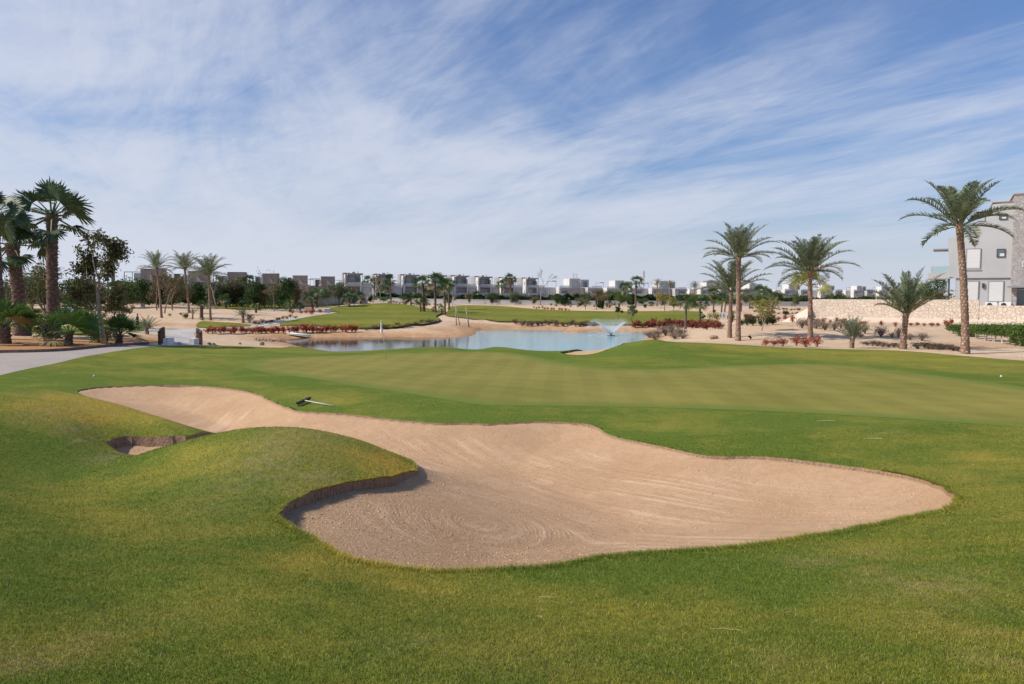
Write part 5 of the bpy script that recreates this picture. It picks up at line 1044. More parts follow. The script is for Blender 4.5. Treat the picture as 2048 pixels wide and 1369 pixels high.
def house_grey():
    t = thing('town_house', 'x', 'house', (0, 0, -80))
    part(t, 'wall', 'render_grey', [(.5, 4.8, 2.0, 11, -1, 9.3), (4.8, 8.1, .6, 10, -1, 6.2)]); part(t, 'end_wall', 'render_white', [(.1, .5, 0, 11.2, 3.1, 9.5)]); part(t, 'end_wall', 'slab_grey', [(-.15, .1, 4.2, 11.3, -1, 10.0), (.1, 1.9, 4.6, 11, 9.5, 10.0)])
    part(t, 'side_fin', 'render_white', [(4.55, 4.8, .0, 2.0, 3.2, 8.6), (.5, .8, .0, 2.0, 3.1, 6.6)])
    part(t, 'roof_slab', 'slab_grey', [(1.0, 5.4, .3, 6, 9.301, 9.75), (.5, 8.2, -.2, 1.999, 2.75, 3.1), (.8, 4.55, .25, 1.999, 5.75, 6.15)]); part(t, 'roof_post', 'dark_metal', [(5.25, 5.35, .4, .5, 6.2, 9.3), (1.1, 1.2, .4, .5, 6.15, 9.3)])
    part(t, 'balcony_rail', 'clear_rail', [(.85, 4.5, .12, .16, 6.151, 7.1), (.85, 4.5, -.15, -.11, 3.101, 4.0)]); part(t, 'roof_rail', 'clear_rail', [(4.9, 7.9, .75, .79, 6.201, 7.0)])
    part(t, 'water_tank', 'render_lightgrey', [(2.6, 3.5, 5, 6, 9.75, 10.3)]); part(t, 'satellite_dish', 'render_lightgrey', [(4.2, 4.4, 4.9, 5.0, 9.75, 10.5)])
    win(t, 1.1, 4.3, 3.2, 5.6, 2.0); win(t, 1.2, 3.2, 6.3, 8.8, 2.0, 'blind_grey'); win(t, 3.3, 4.4, 6.3, 8.8, 2.0, 'window_glass'); win(t, 5.3, 7.7, 3.3, 5.5, .6); win(t, 5.3, 7.6, 0, 2.4, .6, 'blind_grey'); win(t, 1.0, 4.3, 0, 2.5, 2.0, 'window_glass')
    sidewin(t, 1.2, 1.8, 7.2, 8.2, .1); sidewin(t, 1.2, 1.8, 4.0, 5.0, .1); return t
def house_double():
    t = thing('double_villa', 'x', 'house', (0, 0, -80))
    part(t, 'wall', 'render_white', [(0, .3, 0, 9, -1, 6.3), (5.9, 6.1, 3, 10, 6.3, 9.6), (10.9, 11.1, 2.6, 10, -1, 9.2), (13.0, 14.6, -.4, -.002, 2.6, 6.3)])
    part(t, 'wall', 'render_lightgrey', [(.3, 8.4, 0, 9, -1, 6.0), (11.1, 14.8, 2.6, 10, 6.2, 9.3), (13, 20, 0, 9, -1, 5.9)]); part(t, 'wall', 'render_grey', [(6.1, 10.9, 3, 10, 6.0, 9.7), (8.4, 13.0, 3.2, 9, -1, 6.05)])
    part(t, 'parapet', 'slab_grey', [(.25, 8.5, -.5, -.004, 4.9, 5.9), (12.95, 20.1, -.5, -.404, 4.9, 5.7)]); part(t, 'balcony_slab', 'slab_grey', [(.3, 8.4, -1.2, -.003, 2.5, 2.9), (14.7, 20.2, -1.2, -.41, 2.5, 2.9)])
    part(t, 'balcony_rail', 'clear_rail', [(.4, 8.3, -1.15, -1.11, 2.901, 3.8), (14.8, 20.1, -1.15, -1.11, 2.901, 3.8)]); part(t, 'roof_rail', 'clear_rail', [(.4, 5.8, .2, .24, 6.001, 6.9), (15, 19.9, .2, .24, 5.901, 6.8)])
    part(t, 'pergola', 'dark_metal', [(-4, .5, 4, 4.12, 8.5, 8.62), (-3.9, -3.8, 4, 4.12, 6.3, 8.5), (.2, .3, 4.2, 4.3, 6.31, 8.5), (-1.6, .2, 3.9, 4.0, 8.63, 8.8)]); part(t, 'wing_wall', 'render_white', [(-4.6, -.002, 4, 10, -1, 6.2)])
    win(t, 1.2, 3.8, 3, 4.85, 0, 'window_glass'); win(t, 4.4, 7.8, 3, 4.85, 0); win(t, 1.4, 4.2, 0, 2.4, 0, 'blind_grey'); win(t, 7.4, 9.8, 6.5, 8.7, 3, 'blind_grey'); win(t, 12.2, 14, 6.4, 8.5, 2.6, 'window_glass'); win(t, 15.4, 18.9, 3, 4.85, 0, 'window_glass'); win(t, 16, 19, 0, 2.4, 0, 'blind_grey'); win(t, 13.3, 14.3, 3.2, 5, -.4)
    win(t, -3.8, -2.8, 3.2, 5.2, 4, 'blind_white'); win(t, 5.95, 6.09, 6.6, 8.4, 3, 'window_glass') if False else None
    return t
HP = {'b': house_brown(), 'g': house_grey(), 'd': house_double()}; KIDS_ALL = {}
used_h = set()
def house(kind, px, top, roofz, rot, label, group, wscale=1.0, Y=None):
    ground_z = -3.7; Yh = Y or (roofz + ground_z) / max(slope(top), .004)
    x = (px - 1024) / F * Yh; z = EYE + ground_z if Y is None else EYE + slope(top) * Yh - roofz
    r0 = HP[kind]; args = (label, (x, Yh, z), math.radians(rot), (wscale, wscale, 1), group)
    if kind not in used_h:
        used_h.add(kind); r0['label'] = label; r0['group'] = group; r0.location = args[1]; r0.rotation_euler = (0, 0, args[2]); r0.scale = args[3]; return r0
    return dup(r0, *args)
GB = 'brown houses behind the left trees'; GG = 'tall grey town houses behind the low white wall'; GD = 'white double villas in the far row'
house('b', 248, 537, 9.9, 16, 'nearest brown house at the far left with a glazed roof terrace', GB, 1.05)
house('b', 348, 542, 9.9, 16, 'second brown house from the left, behind the middle tall date palm', GB, 1.05)
house('b', 428, 544, 9.9, 16, 'third brown house from the left, right of the tall date palms', GB, 1.05)
house('b', 500, 547, 9.9, 16, 'fourth brown house from the left, above the dark tall tree', GB, 1.05)
house('b', 564, 551, 9.9, 16, 'fifth brown house from the left, above the big green dome tree', GB, 1.05)
house('b', 622, 553, 9.9, 16, 'last brown house before the grey town houses, behind fan palms', GB, 1.05)
for px, top, lab in ((690,545,'tall grey town house at the left end of its row, right of the brown houses'),(752,547,'second tall grey town house, half hidden by four slim fan palms'),(806,548,'third tall grey town house, left of the big pair of fan palms'),(862,549,'fourth tall grey town house, hidden behind the big fan palms'),(908,550,'fifth tall grey town house, right of the white bare tree'),(956,552,'sixth tall grey town house, left of the tallest middle fan palm'),(1004,554,'seventh tall grey town house, behind the tallest middle fan palm'),(1051,555,'last tall grey town house beside the first double villa')):
    house('g', px, top, 10, 16, lab, GG, 1.0)
for px, top, lab in ((1118,557,'nearest white double villa with a roof ladder frame'),(1213,561,'second white double villa, behind the two slim fan palms'),(1303,562,'third white double villa, right of the radio mast'),(1400,565,'fourth white double villa, just left of the close palm pair'),(1487,566.5,'fifth white double villa, behind the close palm pair'),(1568,569,'sixth white double villa, left of the broad date palm'),(1640,570.5,'seventh white double villa, above the left end of the stone wall'),(1706,572,'eighth white double villa, above the middle of the stone wall'),(1756,573.5,'last and smallest white double villa, behind the young arching palm')):
    house('d', px, top, 9.7, 18, lab, GD, .92)
o = thing('roof_mast', 'small steel ladder frame on the roof of the nearest double villa', 'antenna', (onY(1152, 305)[0], 310, EYE + 5.9)); part(o, 'post', 'steel', [(-.9, -.75, 0, .15, 0, 3.0)]); part(o, 'post', 'steel', [(.75, .9, 0, .15, 0, 2.6)]); part(o, 'rung', 'steel', [(-.75, .75, .03, .12, .9, 1.1), (-.75, .75, .03, .12, 1.9, 2.1)])
o = thing('radio_mast', 'thin grey radio mast rising above the far villas', 'antenna', (onY(1287, 420))); part(o, 'pole', 'steel', [(-.25, .25, -.25, .25, 0, 17.5)]); part(o, 'aerial', 'steel', [(-.45, -.26, -.1, .1, 14, 17), (.26, .45, -.1, .1, 13.5, 16.5)])
# low boundary wall and hedge in front of the houses
def long_wall(name, pts, h, th, mat, label, cat, top_mat=None, pad=.6):
    t = thing(name, label, cat, (pts[0][0], pts[0][1], 0)); m = MB(); cp = MB(); P = np.array([(p[0], p[1]) for p in pts]); o0 = P[0]; W_ = []; 
    for i in range(len(P)):
        a = P[max(0, i - 1)]; b = P[min(len(P) - 1, i + 1)]; d = (b - a) / np.linalg.norm(b - a); W_.append(np.array([-d[1], d[0]]) * th / 2)
    def strip(mm, za, zb, k):
        V = []
        for i, p in enumerate(P):
            g_ = float(H(p[0], p[1])); 
            for s_, zz in ((-1, za), (1, za), (1, zb), (-1, zb)): q = p - o0 + W_[i] * s_ * k; V.append([q[0], q[1], g_ + zz])
        n = len(P); Fc = [[i * 4 + j, i * 4 + (j + 1) % 4, (i + 1) * 4 + (j + 1) % 4, (i + 1) * 4 + j] for i in range(n - 1) for j in range(4)]; mm.add(V, Fc); b0 = mm.n - len(V); mm.f += [[b0 + 3, b0 + 2, b0 + 1, b0], [mm.n - 4, mm.n - 3, mm.n - 2, mm.n - 1]]
    strip(m, -pad, h, 1); m.mesh('wall_body', mat, False, t)
    if top_mat: strip(cp, h + .001, h + .12, 1.3); cp.mesh('coping', top_mat, False, t)
    return t
def wallpts(a, b, n): return [(a[0] + (b[0] - a[0]) * i / (n - 1), a[1] + (b[1] - a[1]) * i / (n - 1)) for i in range(n)]
def AY(px, Y): return ((px - 1024) / F * Y, Y)
long_wall('boundary_wall', [AY(700, 206), AY(760, 205), AY(850, 204), AY(960, 203), AY(1100, 202), AY(1180, 202), AY(1300, 203), AY(1420, 205), AY(1560, 208), AY(1640, 210)], 1.15, .3, 'render_white', 'long low white wall running below the far houses', 'wall', 'render_white')
long_wall('boundary_wall', [AY(590, 172), AY(640, 178), AY(700, 188), AY(735, 192)], 2.4, .3, 'render_beige', 'beige wall behind the fan palms left of the grey houses', 'wall', 'render_beige')
def hedge_run(label, pts, h, w, seed, n):
    r = np.random.default_rng(seed); t = thing('hedge', label, 'hedge', (pts[0][0], pts[0][1], 0)); c = Geo(); P = np.array(pts); s = r.uniform(0, len(P) - 1, n); i = s.astype(int); f = (s - i)[:, None]; q = P[i] * (1 - f) + P[i + 1] * f
    C = np.concatenate([q, np.zeros((n, 1))], 1); C[:, 2] = H(C[:, 0], C[:, 1]) + r.uniform(0, 1, n) * h * (1 + .12 * np.sin(s * 23)); C[:, 1] += r.uniform(-w, w, n); C -= np.array([P[0][0], P[0][1], 0]); leaf_cards(c, C, .75, r, asp=.8); c.mesh('foliage', 'ficus_foliage', False, t); st = MB(); 
    for k in range(len(P) - 1): a, b = P[k] - P[0], P[k + 1] - P[0]; tube(st, [[a[0], a[1], float(H(*P[k])) + .2], [b[0], b[1], float(H(*P[k + 1])) + .2]], .1, 4)
    st.mesh('stem', 'bark_brown', False, t)
hedge_run('dark hedge above the low white wall in front of the grey houses', [AY(755, 209), AY(850, 208), AY(960, 208), AY(1100, 207)], 2.2, .6, 1, 7000)
hedge_run('dark hedge above the low white wall in front of the double villas', [AY(1110, 208), AY(1180, 210), AY(1300, 213), AY(1420, 216), AY(1560, 220), AY(1800, 240)], 2.6, .8, 2, 12000)

# ------------------------------------------------------------------ the rubble wall and the grey villa at the right
WA, WB_ = np.array(AY(1622, 80)), np.array(AY(1957, 71)); WC = np.array(AY(2180, 65.5))
def flat_wall(label, a, b, ztop_a, ztop_b, th=.5, left_slope=False):
    d = b - a; L = np.hypot(*d); t = thing('stone_wall', label, 'wall', (a[0], a[1], 0), math.atan2(d[1], d[0])); m = MB(); n = 24
    xs = np.linspace(0, L, n); V = []
    for x in xs:
        q = a + d * x / L; g_ = float(H(*q)) - .5; zt = ztop_a + (ztop_b - ztop_a) * x / L; V += [[x, 0, g_], [x, th, g_], [x, th, zt], [x, 0, zt]]
    m.add(V, [[i * 4 + j, i * 4 + (j + 1) % 4, (i + 1) * 4 + (j + 1) % 4, (i + 1) * 4 + j] for i in range(n - 1) for j in range(4)]); m.f += [[3, 2, 1, 0], [m.n - 4, m.n - 3, m.n - 2, m.n - 1]]; m.mesh('wall_body', 'rubble_stone', False, t)
    # battered foot of pale rendered sand
    m = MB(); V = []
    for x in xs:
        q = a + d * x / L; g_ = float(H(*q)); q2 = q + np.array([d[1], -d[0]]) / L * 2.2; g2 = float(H(*q2)); V += [[x, -.002, g_ + .42], [x, -2.2, g2 - .05], [x, -.002, g_ - .4]]
    m.add(V, [[i * 3 + j, i * 3 + (j + 1) % 3, (i + 1) * 3 + (j + 1) % 3, (i + 1) * 3 + j] for i in range(n - 1) for j in range(3)])
    V = [[0, -.002, float(H(*a)) + .75], [0, -2.2, float(H(*a)) - .05], [-3.2, -.5, float(H(*a)) - .1], [0, .5, float(H(*a)) + .75 + 1.0], [-3.2, .7, float(H(*a)) - .1]]
    if left_slope: m.add([[0, -.003, float(H(*a)) + 1.6], [0, -2.2, float(H(*a)) - .05], [-3.0, -.8, float(H(*a)) - .15], [-3.0, 1.2, float(H(*a)) - .15], [0, .6, float(H(*a)) + 1.6]], [[0, 1, 2], [0, 2, 3], [0, 3, 4]])
    m.mesh('sloped_foot', 'pale_render', False, t)
    part(t, 'kerb', 'concrete', [(0, L, -2.6, -2.35, float(H(*(a + d * .5))) - .3, float(H(*(a + d * .5))) + .02)]) if False else None
    return t

flat_wall('long cream rubble stone wall at the right below the far villas', WA, WB_, EYE + slope(599) * 80, EYE + slope(600) * 71, .5, True)
flat_wall('lower cream stone wall section right of the tallest date palm', WB_ + np.array([.05, 0]), WC, EYE + slope(611) * 71, EYE + slope(614) * 65.5)
VA = np.array(AY(1896, 78.0)); VD = np.array([.86, -.51]); VD /= np.hypot(*VD); VN = np.array([-VD[1] * -1, VD[0] * -1])
def vpt(px, py, off=0.0):
    """where a pixel meets the villa's front plane -> (distance along the front, height)"""
    k = xat(px, py, 1.0); o_ = VA + np.array([VD[1], -VD[0]]) * off; D = np.array([[k, -VD[0]], [1.0, -VD[1]]]); Yv, s = np.linalg.solve(D, o_); return s, EYE + slope(py) * Yv
def villa():
    a = (VA[0], VA[1], 0); t = thing('grey_villa', 'large grey three-storey villa at the right edge behind the stone wall', 'house', a, math.atan2(VD[1], VD[0]))
    q = lambda px, py: vpt(px, py); zg = float(H(*VA)) - .5
    zf1 = q(1960, 554)[1]
    outline = [(0, zf1), q(1896, 476), q(1914, 474), q(1914, 471), (q(1941, 461)[0], q(1914, 471)[1]), q(1941, 461), q(1956, 460), q(1956, 444), q(1972, 443), q(1972, 432), q(1986, 431), q(1986, 409), q(2033, 403), (q(2033, 403)[0], zf1)]
    m = MB(); m.prism(outline, 0, 8); m.prism([(.6, zg), (.6, zf1 - .005), (q(2025, 600)[0], zf1 - .005), (q(2025, 600)[0], zg)], .12, 8); m.mesh('wall', 'villa_render', False, t)
    s0, s1 = q(2024, 500)[0], q(2120, 500)[0]; zt = q(2040, 391)[1]; zc = q(2030, 574)[1]
    m = MB(); m.box(s0, s1, -.35, 6.5, zc, zt); m.mesh('stone_tower', 'tower_stone', False, t)
    part(t, 'coping', 'coping_brown', [(s0 - .08, s1, -.42, 6.6, zt, zt + .15)]); c0, c1 = q(1986, 409), q(2024, 403); part(t, 'coping', 'coping_brown', [(c0[0] - .05, s0 - .081, -.06, 8, c0[1] + .10, c0[1] + .22)])
    a1, a2 = q(1956, 444), q(1972, 443); part(t, 'coping', 'coping_brown', [(a1[0] - .03, a2[0], -.05, 3, a1[1], a1[1] + .1)])
    part(t, 'ledge', 'villa_render', [(0.3, s0, -.06, .118, zf1 - .12, zf1 - .006)])
    for (x0, y0, x1, y1, mt, fr, tk) in ((1931,497,1962,538,'blind_white','slab_grey',.02),(1993,498,2011,515,'window_glass','dark_metal',.02),(1998,428,2015,440,'window_glass','dark_metal',.02)):
        A, B = q(x0, y1), q(x1, y0); o = win(t, A[0], B[0], A[1], B[1], -.05, mt, fr)
        if mt == 'blind_white': part(o, 'sill', 'villa_render', [(A[0] - .05, B[0] + .05, -.16, -.12, A[1] - .10, A[1] - .02)])
        else: part(o, 'shutter', 'blind_white', [((A[0] + B[0]) / 2 - .1, B[0] - .08, -.13, -.115, A[1] + .08, A[1] + (B[1] - A[1]) * .45)])
    for (x0, y0, x1, y1) in ((1929,562,1958,604),(1975,562,2008,604)):
        A, B = q(x0, y1), q(x1, y0); win(t, A[0], B[0], A[1], B[1], .07, 'blind_white', 'slab_grey')
    A, B = q(2044, 534), q(2055, 523); win(t, A[0], B[0], A[1], B[1], -.40, 'window_glass', 'white_paint')
    A, B = q(2031, 612), q(2070, 578); part(t, 'wall', 'render_dark', [(s0, s1, .3, 6, zg, zc - .02)]); win(t, A[0], B[0], A[1] - 1, B[1], .26, 'window_glass', 'steel', 'door')
    part(t, 'entry_canopy', 'slab_grey', [(s0 - .3, s1, -1.2, -.36, zc - .1, zc + .08)]); part(t, 'pillar', 'tower_stone', [(s0 + .1, s0 + .55, -.3, .1, zg, zc - .11)])
    A, B = q(1964, 576), q(1969, 567); part(t, 'wall_lamp', 'dark_metal', [(A[0], B[0], -.06, .115, A[1], B[1])])
    # roof terrace: glass balustrade and steel pergola
    A, B = q(1916, 474), q(1941, 456); part(t, 'balustrade', 'rail_glass', [(A[0], B[0], .1, .14, A[1], B[1])]); C = q(1954, 458); part(t, 'roof_rail', 'dark_metal', [(A[0], C[0], .08, .14, B[1], B[1] + .07)])
    A, B, D = q(1945, 461), q(1947, 424), q(1986, 423); part(t, 'pergola', 'steel', [(A[0], A[0] + .1, .2, .3, A[1], B[1]), (A[0], D[0], .15, 3.2, B[1], B[1] + .10)]); part(t, 'pergola', 'slab_grey', [(A[0] + .3, D[0], .3, 3, D[1] - .35, D[1] - .05)])
    # side balconies standing out beyond the left corner
    A, B = q(1866, 500), q(1895, 496); part(t, 'canopy_slab', 'slab_grey', [(A[0], -.003, .6, 4.5, A[1], A[1] + .13)]); A, B = q(1855, 558), q(1895, 546); part(t, 'balcony_slab', 'villa_render', [(A[0], -.004, .3, 6, A[1], B[1])])
    C = q(1860, 533); part(t, 'balcony_rail', 'rail_glass', [(A[0] + .3, -.01, .5, .54, B[1], C[1])]); part(t, 'balcony_rail', 'rail_glass', [(A[0] + .3, A[0] + .34, .541, 6, B[1], C[1])]); part(t, 'column', 'dark_metal', [(-.1, .05, .4, .55, zg, A[1])])

villa()
def ac_unit(label, px):
    p = onY(px, 74.0); d = np.array(VD); q = vpt(px, 606, 0.6); x = VA[0] + VD[0] * q[0] + VN[0] * .6; y = VA[1] + VD[1] * q[0] + VN[1] * .6; t = thing('air_conditioner', label, 'air conditioner', (x, y, q[1] - .55), math.atan2(VD[1], VD[0]))
    part(t, 'casing', 'white_paint', [(-.5, .5, -.2, .2, 0, .62)]); g = Geo(); th = np.arange(16) / 16 * 2 * math.pi; V = [[math.cos(a) * .24 - .12, -.215, .31 + math.sin(a) * .24] for a in th] + [[math.cos(a) * .24 - .12, -.203, .31 + math.sin(a) * .24] for a in th]; g.add(V, [[i, (i + 1) % 16, 16 + (i + 1) % 16, 16 + i] for i in range(16)]); g.f.append(list(range(16))); g.mesh('fan_grille', 'dark_metal', False, t)
    part(t, 'stand', 'steel', [(-.45, -.38, -.18, .18, -1.8, -.001), (.38, .45, -.18, .18, -1.8, -.001)])
ac_unit('white air conditioner left of its twin below the villa window', 1982); ac_unit('white air conditioner right of its twin beside the villa entry', 2010)

# ------------------------------------------------------------------ bridge, kerbs, signs, small things
def bridge_rail(label, px0, px1, py0, py1, sgn):
    a = ground(px0, py0); b = ground(px1, py1); a = np.array(a); b = np.array([(px1 - 1024) / F * (a[1] + 5.5), a[1] + 5.5, a[2] - .1]); t = thing('bridge_railing', label, 'railing', tuple(a)); d = b - a
    m = MB()
    for k in range(4):
        p = d * k / 3; o = part(t, 'post', 'brown_wood', [(p[0] - .08, p[0] + .08, p[1] - .08, p[1] + .08, p[2] - .5, p[2] + (.95 if k else .85))])
    for z in (.45, .78):
        g = MB(); g.add([[0 - .04, .14, z], [.04, .14, z], [.04, .14, z + .14], [-.04, .14, z + .14], [d[0] - .04, d[1] - .14, d[2] + z], [d[0] + .04, d[1] - .14, d[2] + z], [d[0] + .04, d[1] - .14, d[2] + z + .14], [d[0] - .04, d[1] - .14, d[2] + z + .14]], [[0, 1, 2, 3], [7, 6, 5, 4], [0, 4, 5, 1], [1, 5, 6, 2], [2, 6, 7, 3], [3, 7, 4, 0]]); g.mesh('rail', 'brown_wood', False, t)
    c = sgn * .5; part(t, 'parapet_block', 'white_paint', [(c - .16, c + .16, -.3, .5, -.4, .42)])
bridge_rail('brown wooden railing with white block on the left side of the bridge', 320, 326, 690, 662, 1)
bridge_rail('brown wooden railing with white block on the right side of the bridge', 402, 394, 690, 662, -1)
simple('brown_kerb', (.20, .135, .10), .9, .2, 3)
def kerb(label, pts, mat, h=.14, w=.16):
    g = MB(); P = smooth_poly(pts + pts[::-1], 5)[:len(pts) * 5 - 4]; V = []
    for i, p in enumerate(P):
        a = P[max(0, i - 1)]; b = P[min(len(P) - 1, i + 1)]; d = (b - a) / (np.linalg.norm(b - a) + 1e-9); n = np.array([-d[1], d[0]]) * w / 2; z = float(H(p[0], p[1]))
        for s_, zz in ((-1, -.1), (1, -.1), (1, h), (-1, h)): V.append([p[0] + n[0] * s_, p[1] + n[1] * s_, z + zz])
    n = len(P); g.add(V, [[i * 4 + j, i * 4 + (j + 1) % 4, (i + 1) * 4 + (j + 1) % 4, (i + 1) * 4 + j] for i in range(n - 1) for j in range(4)]); o = g.mesh('kerb', mat, False); tag(o, label, None, None, 'structure')
kerb('brown kerb between the paved path and the red island', [ground(px, py, 20, 60)[:2] for px, py in ((-200,709),(-60,707.5),(0,706.5),(60,705.5),(120,703),(180,697.5),(240,692.5),(296,689))], 'brown_kerb')


und = row(-5, 612, 250, 610, 12, 26, 12, 6, 2) + row(10, 628, 240, 624, 8, 20, 9, 8, 2)
place_shrubs('under', und, 'leafy undergrowth bush behind the left palms and before the dark trees', 'undergrowth behind the left palms', 'green_shrub', 'brown_foliage', 1, 1, 700, .14, 395, 14, .4)
place_shrubs('under2', row(560, 606, 740, 604, 9, 16, 9, 5, 1) + row(300, 611, 540, 609, 12, 16, 8, 5, 1), 'low dark bush at the foot of the belt of trees left of the grey houses', 'low bushes under the tree belt', 'green_shrub', 'dark_foliage', 1, 1, 700, .16, 397, 14, .4)
for i_, (px_, by_, top_, w_) in enumerate(((500, 646, 630, 20), (372, 638, 627, 14), (160, 640, 612, 26), (246, 640, 624, 20))):
    g0_ = ground(px_, by_); bush('dry_shrub', ['spiky grey-green clump beside the young palm at the mound foot', 'thin dry clump left of the little pale date palm', 'brownish bush left of the leaning tree trunk', 'brownish bush right of the leaning tree trunk'][i_], 'shrub', g0_, hpx(w_, g0_[1]), hpx(by_ - top_, g0_[1]), 'olive_foliage' if i_ < 2 else 'brown_foliage', 600 + i_, None, 420, .14, stems=14, shaggy=.35)
# ------------------------------------------------------------------ flag
def flag():
    g0 = ground(772.5, 721); Y = g0[1]; t = thing('golf_flag', 'white flag hanging on a thin yellow pole on the putting green', 'flag', tuple(g0)); g = Geo(); hz = EYE + slope(640) * Y - g0[2]; lean = hpx(-8.5, Y)
    tube(g, [[0, 0, 0], [lean * .5, 0, hz * .5], [lean, 0, hz]], .012, 8); g.mesh('pole', 'pole_yellow', True, t)
    g = Geo(); n, m = 14, 10; V = []; w = .36; h = .60
    for j in range(m):
        for i in range(n):
            s, q = i / (n - 1), j / (m - 1); x = lean * (1 - q * .27) - .012 + (s * w * .42 - .10) * (.35 + .75 * q) ; y = .05 * math.sin(s * 9 + q * 2) * (.3 + s) - .02; V.append([x, y, hz - .01 - q * h - s * .03])
    g.add(V, [[j * n + i, j * n + i + 1, (j + 1) * n + i + 1, (j + 1) * n + i] for j in range(m - 1) for i in range(n - 1)]); f = g.mesh('cloth', 'flag_cloth', True, t)
    g = Geo()                                               # the small blue mark on the cloth
    def P_(s, q): return [lean * (1 - q * .27) - .012 + (s * w * .42 - .10) * (.35 + .75 * q), .05 * math.sin(s * 9 + q * 2) * (.3 + s) - .034, hz - .01 - q * h - s * .03]
    for a, b in (((.3, .42), (.75, .36)), ((.75, .36), (.45, .62)), ((.4, .52), (.8, .6)), ((.55, .62), (.4, .75))): tube(g, [P_(*a), P_(*b)], .012, 4)
    g.mesh('emblem', 'blue_ink', False, f)
    g = Geo(); tube(g, [[-.0, 0, .002], [0, 0, .008]], .054, 16); g.mesh('cup', 'black_plastic', False, t)
simple('pole_yellow', (.62, .56, .22), .5, .05, 1); simple('flag_cloth', (.84, .85, .88), .8, .03, 2); simple('blue_ink', (.10, .16, .40), .7, .05, 1)
flag()
# ------------------------------------------------------------------ bunker rake and small litter
def rake():
    a = np.array(ground(598, 815)); b = np.array(ground(616, 807)); c = np.array(ground(607.5, 810.5)); d = np.array(ground(668, 816)); t = thing('bunker_rake', 'black-headed bunker rake lying on the grass above the sand', 'rake', tuple(c + [0, 0, .03])); h = (b - a) / np.linalg.norm(b - a); mid = np.zeros(3)
    g = Geo(); L = .36; up = np.array([0, 0, 1.]); s = np.cross(h, up)
    for z0, z1, w in ((.07, .12, .035),):
        V = [mid + h * L * i + s * w * j + up * k for i in (-1, 1) for j in (-1, 1) for k in (z0, z1)]; g.add(V, [[0, 1, 3, 2], [4, 6, 7, 5], [0, 4, 5, 1], [2, 3, 7, 6], [0, 2, 6, 4], [1, 5, 7, 3]])
    hd = g.mesh('rake_head', 'black_plastic', False, t)
    g = Geo()
    for k in range(15):
        p = mid + h * L * (-.96 + 1.92 * k / 14); tube(g, [p + up * .07, p + s * .02 + up * -.01], [.012, .006], 5)
    g.mesh('tines', 'black_plastic', False, t)
    g = Geo(); e = d - c; tube(g, [up * .10, e * .5 + up * .06, e + up * .02], .016, 8); g.mesh('handle', 'rake_handle', True, t)
simple('rake_handle', (.50, .53, .46), .5, .1, 2)
rake()
def sprinkler(label, px, py):
    t = thing('sprinkler_cap', label, 'sprinkler', ground(px, py)); g = Geo(); tube(g, [[0, 0, 0], [0, 0, .022]], .10, 16); g.mesh('cap', 'black_plastic', True, t); g = Geo(); tube(g, [[0, 0, .0221], [0, 0, .035]], .04, 10); g.mesh('nozzle', 'dark_metal', True, t)
sprinkler('flat black sprinkler cap in the rough, left of its twin', 841, 810); sprinkler('flat black sprinkler cap in the rough, right of its twin', 864, 813)
def twig(label, px, py, L, ang, seed, mat='straw_mat', curl=.1, name='dry_twig', rad=.0017, side=2):
    g0 = ground(px, py); r = np.random.default_rng(seed); k = max(1, g0[1] / 7); g = Geo(); d = np.array([math.cos(ang), math.sin(ang)]); P = []
    for i in range(6):
        s = i / 5; q = d * L * (s - .5) + np.array([-d[1], d[0]]) * curl * L * math.sin(s * 3); P.append([q[0], q[1], float(H(g0[0] + q[0], g0[1] + q[1])) - g0[2] + .03 + .008 * r.random()])
    tube(g, P, [rad * k] * 5 + [rad * .4 * k], 4)
    for j in range(side):
        i = r.integers(1, 5); b = np.array(P[i]); tube(g, [b, b + np.array([r.normal(0, .05), r.normal(0, .05), .012]) * L * 2], [rad * .7 * k, rad * .3 * k], 3)
    o = g.mesh(name, mat, False); o.location = (g0[0], g0[1], g0[2]); tag(o, label, 'twig')
simple('straw_mat', (.66, .58, .36), .8, .1, 5); simple('dead_leaf_mat', (.46, .40, .30), .8, .2, 8); simple('red_leaf_mat', (.38, .14, .07), .8, .2, 8)
twig('long pale straw on the fringe below the putting green', 1652, 845, .42, .05, 1, side=0, rad=.0020); twig('short pale straw above the right part of the bunker', 1746, 881, .34, -.3, 2, side=0, rad=.0020)
twig('pale forked twig on the grass below the front edge of the bunker', 1090, 1204, .14, -.1, 3, side=4); twig('long curly straw in the foreground grass right of centre', 1452, 1272, .17, -.35, 4, curl=.2, side=1); twig('short white straw at the bottom centre of the lawn', 1080, 1244, .035, -.3, 5, side=0)
def leaf(label, px, py, s, mat, seed, rz):
    g0 = ground(px, py); g = Geo(); V = [[-1, 0, .3], [-.4, -.42, .1], [.3, -.36, .25], [1, 0, .1], [.3, .36, .5], [-.4, .42, .4], [0, 0, .05]]; g.add(np.array(V) * s, [[0, 1, 6], [1, 2, 6], [2, 3, 6], [3, 4, 6], [4, 5, 6], [5, 0, 6]]); tube(g, [np.array([1, 0, .1]) * s, np.array([1.5, .1, .2]) * s], .04 * s, 3); o = g.mesh('fallen_leaf', mat, False); o.location = (g0[0], g0[1], g0[2] + .025); o.rotation_euler = (.2, .3, rz); tag(o, label, 'leaf')
leaf('curled grey-white dead leaf near the bottom edge of the lawn', 1476, 1347, .022, 'dead_leaf_mat', 1, .3); leaf('reddish fallen leaf on the grass below the bunker', 1175, 1191, .022, 'red_leaf_mat', 2, 1.2); leaf('small pale leaf at the edge of the bunker sand', 1018, 1173, .014, 'dead_leaf_mat', 3, 2); leaf('tiny white petal on the lawn at lower right', 1624, 1224, .012, 'dead_leaf_mat', 4, 0); leaf('brown leaf on the lawn at the lower right corner', 1872, 1345, .02, 'red_leaf_mat', 5, 0)
